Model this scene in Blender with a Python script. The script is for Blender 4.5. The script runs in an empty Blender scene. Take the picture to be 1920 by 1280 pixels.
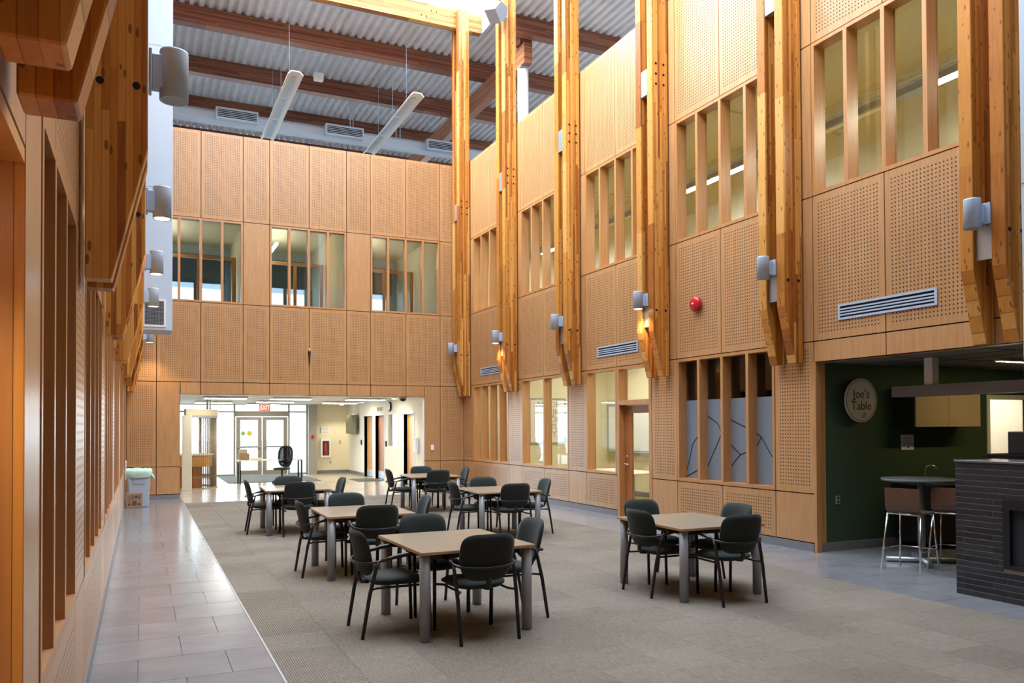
import bpy, bmesh, math, random
from mathutils import Vector, Matrix
random.seed(7)
SC = bpy.context.scene
COL = SC.collection
PI = math.pi

# ------------------------------------------------------------------ camera
CAMH = 1.75
F_PX, YAW, PITCH, ROLL, CY = 1505.45, 0.432804, 0.0159569, -0.0045617, 775.83
cam_d = bpy.data.cameras.new('camera')
cam_d.sensor_fit = 'HORIZONTAL'; cam_d.sensor_width = 36.0
cam_d.lens = F_PX / 1920 * 36.0
cam_d.shift_y = (CY - 640.0) / 1920.0
cam_d.clip_start = 0.05; cam_d.clip_end = 500
cam = bpy.data.objects.new('camera', cam_d); COL.objects.link(cam)
_f = Vector((math.sin(YAW)*math.cos(PITCH), math.cos(YAW)*math.cos(PITCH), math.sin(PITCH)))
_r = Vector((math.cos(YAW), -math.sin(YAW), 0)); _u = _r.cross(_f)
_r2 = math.cos(ROLL)*_r + math.sin(ROLL)*_u; _u2 = -math.sin(ROLL)*_r + math.cos(ROLL)*_u
cam.matrix_world = Matrix(((_r2.x, _u2.x, -_f.x, 0), (_r2.y, _u2.y, -_f.y, 0), (_r2.z, _u2.z, -_f.z, CAMH), (0, 0, 0, 1)))
SC.camera = cam

# ------------------------------------------------------------------ sky, exposure
SKY = 6.6
w = bpy.data.worlds.new('overcast_sky'); SC.world = w; w.use_nodes = True
bg = w.node_tree.nodes['Background']
bg.inputs[0].default_value = (0.80, 0.92, 1.06, 1); bg.inputs[1].default_value = SKY
SC.view_settings.view_transform = 'Standard'; SC.view_settings.look = 'None'
SC.view_settings.exposure = 0.55; SC.view_settings.gamma = 1.0
SC.view_settings.use_curve_mapping = False
SC.cycles.max_bounces = 10; SC.cycles.diffuse_bounces = 5; SC.cycles.glossy_bounces = 4
SC.cycles.transparent_max_bounces = 12; SC.cycles.transmission_bounces = 4
SC.cycles.sample_clamp_indirect = 6.0; SC.cycles.caustics_reflective = False; SC.cycles.caustics_refractive = False
SC.cycles.use_denoising = True

sun_d = bpy.data.lights.new('hazy_sun', 'SUN'); sun_d.energy = 6.5; sun_d.angle = math.radians(24); sun_d.color = (0.93, 0.97, 1.0)
sun = bpy.data.objects.new('hazy_sun', sun_d); COL.objects.link(sun); sun.location = (-30, -8, 40)
sun.rotation_euler = Vector((math.cos(0.62)*math.cos(0.16), math.cos(0.62)*math.sin(0.16), -math.sin(0.62))).to_track_quat('-Z', 'Y').to_euler()

def portal(name, loc, rot, sx, sy):
    l = bpy.data.lights.new(name, 'AREA'); l.shape = 'RECTANGLE'; l.size = sx; l.size_y = sy
    l.cycles.is_portal = True
    o = bpy.data.objects.new(name, l); COL.objects.link(o); o.location = loc; o.rotation_euler = rot
    return o
portal('skylight_portal', (4.05, 12.3, 13.75), (0, 0, 0), 9.3, 18.6)
portal('entrance_portal', (4.1, 31.25, 1.4), (-PI/2, 0, 0), 3.4, 2.6)
portal('clerestory_end_portal', (7.0, 36.1, 11.5), (-PI/2, 0, 0), 25, 2.0)
portal('clerestory_right_portal', (20.1, 16.0, 11.4), (0, PI/2, 0), 2.2, 38)
portal('office_window_portal', (4.2, 28.35, 5.5), (-PI/2, 0, 0), 8.2, 2.2)

# ------------------------------------------------------------------ main dimensions
XR, XL, YB, YF = 8.44, -0.327, 21.59, -4.0
PER = 3.13
Z1, Z2, Z3, Z4, Z5, ZB = 0.80, 2.91, 4.92, 7.05, 9.27, 0.12
ZC = 2.62
XC0, XC1, YC = 0.915, 7.15, 20.3        # carpet

# ------------------------------------------------------------------ helpers: properties
def tag(o, label=None, cat=None, group=None, kind=None):
    if label: o['label'] = label
    if cat: o['category'] = cat
    if group: o['group'] = group
    if kind: o['kind'] = kind
    return o
def empty(name, loc=(0, 0, 0), rz=0.0, label=None, cat=None, group=None, kind=None, parent=None):
    o = bpy.data.objects.new(name, None); COL.objects.link(o)
    o.location = loc; o.rotation_euler = (0, 0, rz); o.empty_display_size = 0.1
    if parent: o.parent = parent
    return tag(o, label, cat, group, kind)
def copy_tree(o, parent=None):
    c = o.copy(); COL.objects.link(c); c.parent = parent
    for ch in list(o.children): copy_tree(ch, c)
    return c
def link(name, me, parent=None, loc=None, rz=None):
    o = bpy.data.objects.new(name, me); COL.objects.link(o)
    if parent: o.parent = parent
    if loc: o.location = loc
    if rz is not None: o.rotation_euler = (0, 0, rz)
    return o

# ------------------------------------------------------------------ helpers: mesh builder
class MB:
    def __init__(s): s.v = []; s.f = []; s.m = []; s.s = []; s.uv = {}
    def add(s, vs, fs, mi=0, smooth=False):
        b = len(s.v); s.v += [tuple(p) for p in vs]
        for f in fs: s.f.append(tuple(b+i for i in f)); s.m.append(mi); s.s.append(smooth)
        return s
    def box(s, x0, x1, y0, y1, z0, z1, mi=0):
        return s.add([(x, y, z) for x in (x0, x1) for y in (y0, y1) for z in (z0, z1)],
                     [(0, 1, 3, 2), (4, 6, 7, 5), (0, 4, 5, 1), (2, 3, 7, 6), (0, 2, 6, 4), (1, 5, 7, 3)], mi)
    def prism(s, poly, axis, a, b, mi=0):
        n = len(poly)
        def P(p, t): return (t, p[0], p[1]) if axis == 0 else (p[0], t, p[1]) if axis == 1 else (p[0], p[1], t)
        vs = [P(p, a) for p in poly] + [P(p, b) for p in poly]
        return s.add(vs, [tuple(range(n))[::-1], tuple(range(n, 2*n))] + [(i, (i+1) % n, n+(i+1) % n, n+i) for i in range(n)], mi)
    def cyl(s, p0, p1, r0, r1=None, n=14, mi=0, caps=True, smooth=True):
        r1 = r0 if r1 is None else r1
        p0 = Vector(p0); p1 = Vector(p1); t = (p1-p0).normalized()
        a = t.orthogonal().normalized(); b = t.cross(a)
        vs = [p0+(a*math.cos(2*PI*i/n)+b*math.sin(2*PI*i/n))*r0 for i in range(n)]
        vs += [p1+(a*math.cos(2*PI*i/n)+b*math.sin(2*PI*i/n))*r1 for i in range(n)]
        base = len(s.v)
        s.add(vs, [(i, (i+1) % n, n+(i+1) % n, n+i) for i in range(n)], mi, smooth)
        if caps:
            s.f.append(tuple(base+i for i in range(n))[::-1]); s.m.append(mi); s.s.append(False)
            s.f.append(tuple(base+n+i for i in range(n))); s.m.append(mi); s.s.append(False)
        return s
    def tube(s, pts, r, n=8, mi=0, closed=False, flat=1.0):
        pts = [Vector(p) for p in pts]; k = len(pts)
        rs = r if isinstance(r, (list, tuple)) else [r]*k
        rings = []; a = None
        for i in range(k):
            if closed: t = (pts[(i+1) % k]-pts[i-1]).normalized()
            else: t = (pts[min(i+1, k-1)]-pts[max(i-1, 0)]).normalized()
            if a is None:
                a = Vector((0, 0, 1)).cross(t)
                a = a.normalized() if a.length > 0.05 else t.orthogonal().normalized()
            else:
                a = (a-t*a.dot(t)).normalized()
            b = t.cross(a)
            rings.append([pts[i]+(a*math.cos(2*PI*j/n)*flat+b*math.sin(2*PI*j/n))*rs[i] for j in range(n)])
        vs = [p for q in rings for p in q]; fs = []
        for i in range(k if closed else k-1):
            for j in range(n):
                i2 = (i+1) % k
                fs.append((i*n+j, i*n+(j+1) % n, i2*n+(j+1) % n, i2*n+j))
        base = len(s.v); s.add(vs, fs, mi, True)
        if not closed:
            s.f.append(tuple(base+i for i in range(n))[::-1]); s.m.append(mi); s.s.append(False)
            s.f.append(tuple(base+(k-1)*n+i for i in range(n))); s.m.append(mi); s.s.append(False)
        return s
    def lathe(s, prof, n=20, mi=0, c=(0, 0, 0), smooth=True):
        k = len(prof)
        vs = [(c[0]+r*math.cos(2*PI*j/n), c[1]+r*math.sin(2*PI*j/n), c[2]+z) for r, z in prof for j in range(n)]
        fs = [(i*n+j, i*n+(j+1) % n, (i+1)*n+(j+1) % n, (i+1)*n+j) for i in range(k-1) for j in range(n)]
        base = len(s.v); s.add(vs, fs, mi, smooth)
        for e in (0, k-1):
            if prof[e][0] > 1e-4:
                s.f.append(tuple(base+e*n+j for j in range(n))); s.m.append(mi); s.s.append(False)
        return s
    def pad(s, outline, fn, thick, rings=5, mi=0):
        """cushion: outline = list of (a,b) around (0,0); fn(a,b,t)->xyz, t = signed thickness offset"""
        n = len(outline); ks = [i/rings for i in range(1, rings+1)]
        vs = []; fs = []
        for side in (1, -1):
            o = len(vs); vs.append(fn(0, 0, side*thick/2))
            for kk in ks:
                q = math.sqrt(max(0.0, 1-kk**5)) if kk < 1 else 0.0
                q = 0.18+0.82*q if kk < 1 else 0.18
                for a, b in outline: vs.append(fn(a*kk, b*kk, side*thick/2*q))
            for j in range(n): fs.append((o, o+1+j, o+1+(j+1) % n))
            for i in range(rings-1):
                for j in range(n):
                    p = o+1+i*n+j; p2 = o+1+i*n+(j+1) % n
                    fs.append((p, p+n, p2+n, p2))
        tot = 1+rings*n; e0 = 1+(rings-1)*n; e1 = tot+1+(rings-1)*n
        for j in range(n): fs.append((e0+j, e0+(j+1) % n, e1+(j+1) % n, e1+j))
        return s.add(vs, fs, mi, True)
    def mesh(s, name, mats, bevel=0.0, seg=2, fix=True):
        me = bpy.data.meshes.new(name); me.from_pydata(s.v, [], s.f)
        for m in (mats if isinstance(mats, (list, tuple)) else [mats]): me.materials.append(m)
        me.polygons.foreach_set('material_index', s.m); me.polygons.foreach_set('use_smooth', s.s)
        if s.uv:
            lay = me.uv_layers.new(name='UVMap')
            for p in me.polygons:
                if p.index in s.uv:
                    for li, c in zip(p.loop_indices, s.uv[p.index]): lay.data[li].uv = c
        if bevel or fix:
            bm = bmesh.new(); bm.from_mesh(me)
            if fix: bmesh.ops.recalc_face_normals(bm, faces=bm.faces)
            if bevel:
                es = [e for e in bm.edges if len(e.link_faces) == 2 and e.calc_face_angle(0) > 0.6]
                bmesh.ops.bevel(bm, geom=es, offset=bevel, segments=seg, affect='EDGES', profile=0.5, clamp_overlap=True)
            bm.to_mesh(me); bm.free()
        me.update(); return me
    def build(s, name, mats, parent=None, loc=None, rz=None, bevel=0.0, seg=2, fix=True):
        return link(name, s.mesh(name, mats, bevel, seg, fix), parent, loc, rz)

def slab(us, zs, holes, P, d0, d1, mats, name, parent=None):
    """plate with rectangular holes; P(u,z,d) -> xyz; mats: front(d0), back(d1), sides"""
    us = sorted(set([round(x, 4) for x in us]+[round(h[i], 4) for h in holes for i in (0, 1)]))
    zs = sorted(set([round(x, 4) for x in zs]+[round(h[i], 4) for h in holes for i in (2, 3)]))
    def full(i, j):
        if i < 0 or j < 0 or i >= len(us)-1 or j >= len(zs)-1: return False
        cu = (us[i]+us[i+1])/2; cz = (zs[j]+zs[j+1])/2
        return not any(h[0] < cu < h[1] and h[2] < cz < h[3] for h in holes)
    mb = MB(); idx = {}
    def V(i, j, k):
        if (i, j, k) not in idx:
            idx[(i, j, k)] = len(mb.v); mb.v.append(P(us[i], zs[j], d0 if k == 0 else d1))
        return idx[(i, j, k)]
    def face(q, mi): mb.f.append(tuple(q)); mb.m.append(mi); mb.s.append(False)
    for i in range(len(us)-1):
        for j in range(len(zs)-1):
            if not full(i, j): continue
            face([V(i, j, 0), V(i+1, j, 0), V(i+1, j+1, 0), V(i, j+1, 0)], 0)
            face([V(i, j, 1), V(i, j+1, 1), V(i+1, j+1, 1), V(i+1, j, 1)], 1)
            for di, dj, a, b in ((-1, 0, (i, j), (i, j+1)), (1, 0, (i+1, j), (i+1, j+1)), (0, -1, (i, j), (i+1, j)), (0, 1, (i, j+1), (i+1, j+1))):
                if not full(i+di, j+dj):
                    face([V(*a, 0), V(*b, 0), V(*b, 1), V(*a, 1)], 2)
    return mb.build(name, mats, parent)

def text_mesh(name, s, size, mat, parent, loc, rot, depth=0.002, align='CENTER', sx=1.0):
    cu = bpy.data.curves.new(name, 'FONT'); cu.body = s; cu.size = size; cu.extrude = depth
    cu.align_x = align; cu.align_y = 'CENTER'; cu.resolution_u = 3
    t = bpy.data.objects.new(name+'_tmp', cu); COL.objects.link(t)
    bpy.context.view_layer.update()
    me = bpy.data.meshes.new_from_object(t.evaluated_get(bpy.context.evaluated_depsgraph_get()))
    bpy.data.objects.remove(t); bpy.data.curves.remove(cu)
    me.name = name; me.materials.clear(); me.materials.append(mat)
    o = link(name, me, parent, loc); o.rotation_euler = rot; o.scale = (sx, 1, 1)
    return o

# ------------------------------------------------------------------ helpers: materials
class NT:
    def __init__(s, name):
        s.m = bpy.data.materials.new(name); s.m.use_nodes = True
        s.t = s.m.node_tree; s.p = s.t.nodes['Principled BSDF']; s.out = s.t.nodes['Material Output']
    def n(s, typ, **kw):
        o = s.t.nodes.new(typ)
        for k, v in kw.items(): setattr(o, k, v)
        return o
    def l(s, a, b): s.t.links.new(a, b)
    def setv(s, sock, v):
        if hasattr(v, 'is_output'): s.l(v, sock)
        else: sock.default_value = v
    def math(s, op, a, b=0.0, c=0.0):
        o = s.n('ShaderNodeMath', operation=op)
        s.setv(o.inputs[0], a); s.setv(o.inputs[1], b); s.setv(o.inputs[2], c); return o.outputs[0]
    def mix(s, fac, a, b, mode='MIX'):
        o = s.n('ShaderNodeMix', data_type='RGBA', blend_type=mode)
        s.setv(o.inputs[0], fac); s.setv(o.inputs[6], a); s.setv(o.inputs[7], b); return o.outputs[2]
    def coords(s, scale=(1, 1, 1), out='Object'):
        tc = s.n('ShaderNodeTexCoord'); mp = s.n('ShaderNodeMapping'); mp.inputs['Scale'].default_value = scale
        s.l(tc.outputs[out], mp.inputs[0]); return mp.outputs[0]
    def noise(s, vec, scale, detail=3, rough=0.5, w=None):
        o = s.n('ShaderNodeTexNoise'); s.l(vec, o.inputs['Vector']); o.inputs['Scale'].default_value = scale
        o.inputs['Detail'].default_value = detail; o.inputs['Roughness'].default_value = rough
        return o.outputs[0]
    def ramp(s, fac, stops):
        o = s.n('ShaderNodeValToRGB'); s.l(fac, o.inputs[0]); cr = o.color_ramp
        while len(cr.elements) < len(stops): cr.elements.new(0.5)
        for e, (p, c) in zip(cr.elements, stops): e.position = p; e.color = (*c, 1) if len(c) == 3 else c
        return o.outputs[0]
    def bump(s, h, strength=0.2, dist=0.01):
        o = s.n('ShaderNodeBump'); o.inputs['Strength'].default_value = strength; o.inputs['Distance'].default_value = dist
        s.l(h, o.inputs['Height']); s.l(o.outputs[0], s.p.inputs['Normal'])
    def fin(s, col, rough=0.5, spec=0.5, metal=0.0, coat=0.0):
        s.setv(s.p.inputs['Base Color'], col if hasattr(col, 'is_output') or len(col) == 4 else (*col, 1))
        s.setv(s.p.inputs['Roughness'], rough); s.p.inputs['Specular IOR Level'].default_value = spec
        s.p.inputs['Metallic'].default_value = metal; s.p.inputs['Coat Weight'].default_value = coat
        return s.m
def plain(name, col, rough=0.5, spec=0.5, metal=0.0, var=0.06, nscale=30.0):
    t = NT(name); v = t.noise(t.coords(), nscale, 2)
    c = t.mix(v, tuple(min(1, x*(1-var)) for x in col)+(1,), tuple(min(1, x*(1+var)) for x in col)+(1,))
    return t.fin(c, rough, spec, metal)
def emit(name, col, strength):
    t = NT(name); t.fin((0.8, 0.8, 0.8), 0.6)
    t.p.inputs['Emission Color'].default_value = (*col, 1); t.p.inputs['Emission Strength'].default_value = strength
    return t.m
def glass(name, tint=(0.93, 0.96, 0.95), refl=1.0, rough=0.02):
    t = NT(name); tr = t.n('ShaderNodeBsdfTransparent'); tr.inputs[0].default_value = (*tint, 1)
    gl = t.n('ShaderNodeBsdfGlossy'); gl.inputs['Roughness'].default_value = rough; gl.inputs[0].default_value = (1, 1, 1, 1)
    ge = t.n('ShaderNodeNewGeometry'); dt = t.n('ShaderNodeVectorMath', operation='DOT_PRODUCT')
    t.l(ge.outputs['Incoming'], dt.inputs[0]); t.l(ge.outputs['Normal'], dt.inputs[1])
    sch = t.math('ADD', 0.04, t.math('MULTIPLY', 0.96, t.math('POWER', t.math('SUBTRACT', 1.0, t.math('ABSOLUTE', dt.outputs['Value'])), 5.0)))
    mx = t.n('ShaderNodeMixShader'); t.l(t.math('MULTIPLY', sch, refl), mx.inputs[0])
    t.l(tr.outputs[0], mx.inputs[1]); t.l(gl.outputs[0], mx.inputs[2]); t.l(mx.outputs[0], t.out.inputs[0])
    return t.m
def veneer(name, c0, c1, grain=(9, 9, 0.55), rough=0.34, spec=0.55, holes=False, vary=0.10):
    t = NT(name); v = t.coords(grain)
    g = t.noise(v, 3.0, 5, 0.6); g2 = t.noise(t.coords((60, 60, 2.0)), 1.0, 2)
    f = t.math('ADD', t.math('MULTIPLY', g, 0.8), t.math('MULTIPLY', g2, 0.2))
    c = t.ramp(f, [(0.3, c0), (0.7, c1)])
    oi = t.n('ShaderNodeObjectInfo'); hs = t.n('ShaderNodeHueSaturation')
    t.l(t.math('ADD', 1-vary/2, t.math('MULTIPLY', oi.outputs['Random'], vary)), hs.inputs['Value']); t.l(c, hs.inputs['Color'])
    col = hs.outputs[0]; r = rough
    if holes:
        uv = t.n('ShaderNodeTexCoord'); sp = t.n('ShaderNodeSeparateXYZ'); t.l(uv.outputs['UV'], sp.inputs[0])
        du = t.math('SUBTRACT', t.math('FRACT', sp.outputs[0]), 0.5); dv = t.math('SUBTRACT', t.math('FRACT', sp.outputs[1]), 0.5)
        d = t.math('SQRT', t.math('ADD', t.math('MULTIPLY', du, du), t.math('MULTIPLY', dv, dv)))
        mr = t.n('ShaderNodeMapRange'); t.l(d, mr.inputs[0]); mr.inputs[1].default_value = 0.185; mr.inputs[2].default_value = 0.235
        mr.inputs[3].default_value = 1.0; mr.inputs[4].default_value = 0.0
        col = t.mix(mr.outputs[0], col, (0.022, 0.013, 0.008, 1))
        r = t.math('ADD', rough, t.math('MULTIPLY', mr.outputs[0], 0.5))
    t.p.inputs['Coat Roughness'].default_value = 0.28
    return t.fin(col, r, spec, 0.0, 0.3)
def glulam(name, stack, length, stops, lam=0.042, rough=0.38, knots=True, spec=0.4):
    """laminations stacked along axis `stack`, grain along axis `length` (0,1,2)"""
    t = NT(name); tc = t.n('ShaderNodeTexCoord'); sp = t.n('ShaderNodeSeparateXYZ'); t.l(tc.outputs['Object'], sp.inputs[0])
    oi = t.n('ShaderNodeObjectInfo')
    st = sp.outputs[stack]; ln = sp.outputs[length]; other = sp.outputs[3-stack-length]
    li = t.math('FLOOR', t.math('DIVIDE', st, lam))
    rnd = t.n('ShaderNodeTexWhiteNoise', noise_dimensions='2D')
    cb = t.n('ShaderNodeCombineXYZ'); t.l(li, cb.inputs[0]); t.l(t.math('MULTIPLY', oi.outputs['Random'], 37.0), cb.inputs[1])
    t.l(cb.outputs[0], rnd.inputs['Vector'])
    seg = t.math('FLOOR', t.math('ADD', t.math('DIVIDE', ln, 1.9), t.math('MULTIPLY', rnd.outputs[0], 5.0)))
    rn2 = t.n('ShaderNodeTexWhiteNoise', noise_dimensions='3D'); cb2 = t.n('ShaderNodeCombineXYZ')
    t.l(li, cb2.inputs[0]); t.l(seg, cb2.inputs[1]); t.l(oi.outputs['Random'], cb2.inputs[2]); t.l(cb2.outputs[0], rn2.inputs['Vector'])
    gs = [22.0, 22.0, 22.0]; gs[length] = 1.3
    gr = t.noise(t.coords(tuple(gs)), 2.2, 4, 0.6)
    f = t.math('ADD', t.math('MULTIPLY', rn2.outputs[0], 0.6), t.math('MULTIPLY', gr, 0.40))
    c = t.ramp(f, stops)
    fr = t.math('FRACT', t.math('DIVIDE', st, lam))
    line = t.math('LESS_THAN', fr, 0.07)
    c = t.mix(t.math('MULTIPLY', line, 0.5), c, (0.06, 0.025, 0.008, 1))
    if knots:
        ks = [16.0, 16.0, 16.0]; ks[length] = 5.5
        vo = t.n('ShaderNodeTexVoronoi'); t.l(t.coords(tuple(ks)), vo.inputs['Vector']); vo.inputs['Scale'].default_value = 1.0
        kn = t.math('LESS_THAN', vo.outputs['Distance'], 0.17)
        c = t.mix(t.math('MULTIPLY', kn, 0.75), c, (0.11, 0.035, 0.008, 1))
    return t.fin(c, rough, spec)

M = {}
V0, V1 = (0.415, 0.205, 0.080), (0.56, 0.315, 0.142)
M['veneer'] = veneer('maple_veneer', V0, V1)
M['perf'] = veneer('perforated_maple_veneer', V0, V1, holes=True)
M['frame'] = veneer('maple_frame', (0.42, 0.19, 0.065), (0.56, 0.28, 0.105), rough=0.4, vary=0.06)
M['door'] = veneer('cherry_door', (0.30, 0.10, 0.03), (0.42, 0.16, 0.05), rough=0.35)
M['door_orange'] = veneer('orange_door', (0.58, 0.26, 0.06), (0.70, 0.36, 0.10), rough=0.4)
M['backing'] = plain('dark_joint_backing', (0.018, 0.011, 0.008), 0.95, 0.05)
POST = [(0.12, (0.20, 0.052, 0.010)), (0.32, (0.42, 0.145, 0.022)), (0.55, (0.57, 0.24, 0.042)), (0.85, (0.72, 0.39, 0.11))]
M['post'] = glulam('glulam_post_wood', 0, 2, POST)
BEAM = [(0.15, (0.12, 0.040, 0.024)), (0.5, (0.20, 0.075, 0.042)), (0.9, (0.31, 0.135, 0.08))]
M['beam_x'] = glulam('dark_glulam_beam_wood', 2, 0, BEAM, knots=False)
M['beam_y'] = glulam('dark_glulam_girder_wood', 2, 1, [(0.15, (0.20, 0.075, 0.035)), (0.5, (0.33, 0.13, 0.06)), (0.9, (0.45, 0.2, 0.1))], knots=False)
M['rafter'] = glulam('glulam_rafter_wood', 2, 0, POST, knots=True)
M['deck'] = plain('galvanised_roof_deck', (0.70, 0.72, 0.76), 0.45, 0.5, 0.05, 0.18, 3.0)
M['white'] = plain('white_paint', (0.80, 0.82, 0.83), 0.6, 0.3)
M['duct'] = plain('pale_grey_blue_paint', (0.52, 0.63, 0.75), 0.5, 0.4, 0, 0.03)
M['cream'] = plain('cream_paint', (0.79, 0.73, 0.54), 0.7, 0.2, 0, 0.03)
M['offwhite'] = plain('off_white_paint', (0.80, 0.78, 0.70), 0.7, 0.2, 0, 0.03)
M['concrete'] = plain('concrete', (0.36, 0.34, 0.31), 0.75, 0.3, 0, 0.15, 12)
M['alu'] = plain('painted_aluminium', (0.46, 0.58, 0.74), 0.38, 0.5, 0.15, 0.03)
M['steel'] = plain('galvanised_steel_plate', (0.50, 0.55, 0.60), 0.4, 0.5, 0.7, 0.1)
M['chrome'] = plain('brushed_chrome', (0.72, 0.70, 0.66), 0.18, 0.5, 1.0, 0.04)
M['dark'] = plain('dark_void', (0.012, 0.012, 0.014), 0.8, 0.2)
M['black'] = plain('black_plastic', (0.014, 0.014, 0.016), 0.42, 0.45)
M['black_metal'] = plain('black_powder_coat', (0.012, 0.012, 0.014), 0.38, 0.5)
M['leg_grey'] = plain('grey_metal_leg', (0.32, 0.34, 0.37), 0.42, 0.5, 0.3, 0.04)
def fabric(name, c):
    t = NT(name); n1 = t.noise(t.coords(), 260.0, 2); n2 = t.noise(t.coords(), 14.0, 3)
    c1 = t.mix(n1, tuple(x*0.55 for x in c)+(1,), tuple(x*1.5 for x in c)+(1,))
    t.p.inputs['Sheen Weight'].default_value = 0.12; t.p.inputs['Sheen Roughness'].default_value = 0.5
    t.bump(n1, 0.3, 0.002)
    return t.fin(c1, 0.85, 0.25)
M['fabric'] = fabric('charcoal_green_fabric', (0.020, 0.027, 0.0255))
def tabletop():
    t = NT('speckled_beige_laminate'); n = t.noise(t.coords(), 90.0, 3, 0.7); n2 = t.noise(t.coords((3, 14, 3)), 4, 3)
    f = t.math('ADD', t.math('MULTIPLY', n, 0.7), t.math('MULTIPLY', n2, 0.3))
    return t.fin(t.ramp(f, [(0.34, (0.185, 0.145, 0.098)), (0.66, (0.36, 0.295, 0.215))]), 0.30, 0.45)
M['table'] = tabletop()
M['table_edge'] = veneer('table_edge_band', (0.50, 0.26, 0.085), (0.62, 0.34, 0.12), grain=(1, 1, 20))
def carpet():
    t = NT('ribbed_carpet'); tc = t.n('ShaderNodeTexCoord'); geo = t.n('ShaderNodeNewGeometry')
    sp = t.n('ShaderNodeSeparateXYZ'); t.l(geo.outputs['Position'], sp.inputs[0])
    tx = t.math('FLOOR', t.math('DIVIDE', t.math('SUBTRACT', sp.outputs[0], XC0), (XC1-XC0)/12))
    off = t.math('MULTIPLY', t.math('MODULO', tx, 2.0), 0.25)
    ty = t.math('FLOOR', t.math('DIVIDE', t.math('SUBTRACT', sp.outputs[1], off), 0.5))
    cb = t.n('ShaderNodeCombineXYZ'); t.l(tx, cb.inputs[0]); t.l(ty, cb.inputs[1])
    wn = t.n('ShaderNodeTexWhiteNoise', noise_dimensions='2D'); t.l(cb.outputs[0], wn.inputs['Vector'])
    rib = t.math('SINE', t.math('MULTIPLY', sp.outputs[0], 2*PI/0.017))
    mp = t.n('ShaderNodeMapping'); t.l(geo.outputs['Position'], mp.inputs[0]); mp.inputs['Scale'].default_value = (60, 9, 1)
    nz = t.noise(mp.outputs[0], 1.3, 5, 0.75)
    mp2 = t.n('ShaderNodeMapping'); t.l(geo.outputs['Position'], mp2.inputs[0])
    big = t.noise(mp2.outputs[0], 0.9, 3)
    f = t.math('ADD', t.math('MULTIPLY', rib, 0.14), t.math('ADD', t.math('MULTIPLY', nz, 0.55), t.math('ADD', t.math('MULTIPLY', wn.outputs[0], 0.07), t.math('MULTIPLY', big, 0.20))))
    c = t.ramp(f, [(0.18, (0.075, 0.065, 0.053)), (0.46, (0.205, 0.182, 0.152)), (0.74, (0.37, 0.34, 0.295))])
    tint = t.noise(mp2.outputs[0], 1.7, 2)
    c = t.mix(0.35, c, t.mix(tint, (0.58, 0.47, 0.42, 1), (0.50, 0.50, 0.44, 1)), 'OVERLAY')
    t.bump(rib, 0.25, 0.004)
    return t.fin(c, 0.92, 0.15)
M['carpet'] = carpet()
def stone(name, a, b, rough):
    t = NT(name); geo = t.n('ShaderNodeNewGeometry')
    mp = t.n('ShaderNodeMapping'); t.l(geo.outputs['Position'], mp.inputs[0]); mp.inputs['Scale'].default_value = (1.6, 2.4, 2)
    n1 = t.noise(mp.outputs[0], 1.3, 3, 0.5)
    mp2 = t.n('ShaderNodeMapping'); t.l(geo.outputs['Position'], mp2.inputs[0]); n2 = t.noise(mp2.outputs[0], 120.0, 2)
    oi = t.n('ShaderNodeObjectInfo')
    f = t.math('ADD', t.math('MULTIPLY', n1, 0.5), t.math('ADD', t.math('MULTIPLY', n2, 0.38), t.math('MULTIPLY', oi.outputs['Random'], 0.12)))
    return t.fin(t.ramp(f, [(0.28, a), (0.72, b)]), t.math('ADD', rough, t.math('MULTIPLY', n2, 0.08)), 0.5)
M['stone'] = stone('honed_grey_stone', (0.150, 0.157, 0.172), (0.25, 0.256, 0.268), 0.15)
M['lobby_floor'] = stone('polished_concrete', (0.40, 0.36, 0.30), (0.54, 0.49, 0.42), 0.12)
M['grout'] = plain('floor_grout', (0.20, 0.20, 0.20), 0.9, 0.2)
M['base_tile'] = plain('grey_base_tile', (0.20, 0.20, 0.215), 0.4, 0.4, 0, 0.12, 20)
M['green'] = plain('dark_green_paint', (0.042, 0.078, 0.045), 0.65, 0.3, 0, 0.05)
M['green_lit'] = plain('lamp_lit_green_paint', (0.135, 0.165, 0.05), 0.65, 0.3, 0, 0.05)  # the green paint with warm lamplight put into its colour
M['glass'] = glass('clear_glass')
M['glass_dim'] = glass('grey_tinted_glass', (0.74, 0.80, 0.80))
M['glass_blue'] = glass('blue_grey_glass', (0.60, 0.68, 0.74))
M['alcove_lamp'] = emit('amber_lamp_glow', (1.0, 0.72, 0.32), 40.0)
M['lamp_warm'] = emit('warm_lamp_glow', (1.0, 0.80, 0.52), 14.0)
M['panel_light'] = emit('ceiling_light_diffuser', (1.0, 0.93, 0.78), 14.0)
M['tube_light'] = emit('linear_tube_diffuser', (1.0, 0.88, 0.68), 105.0)

# ================================================================== STRUCTURE
PR = lambda u, z, d: (XR-d, u, z)
PL = lambda u, z, d: (XL+d, u, z)
PB = lambda u, z, d: (u, YB-d, z)
def struct(o, label, cat='wall'): return tag(o, label, cat, kind='structure')

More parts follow.
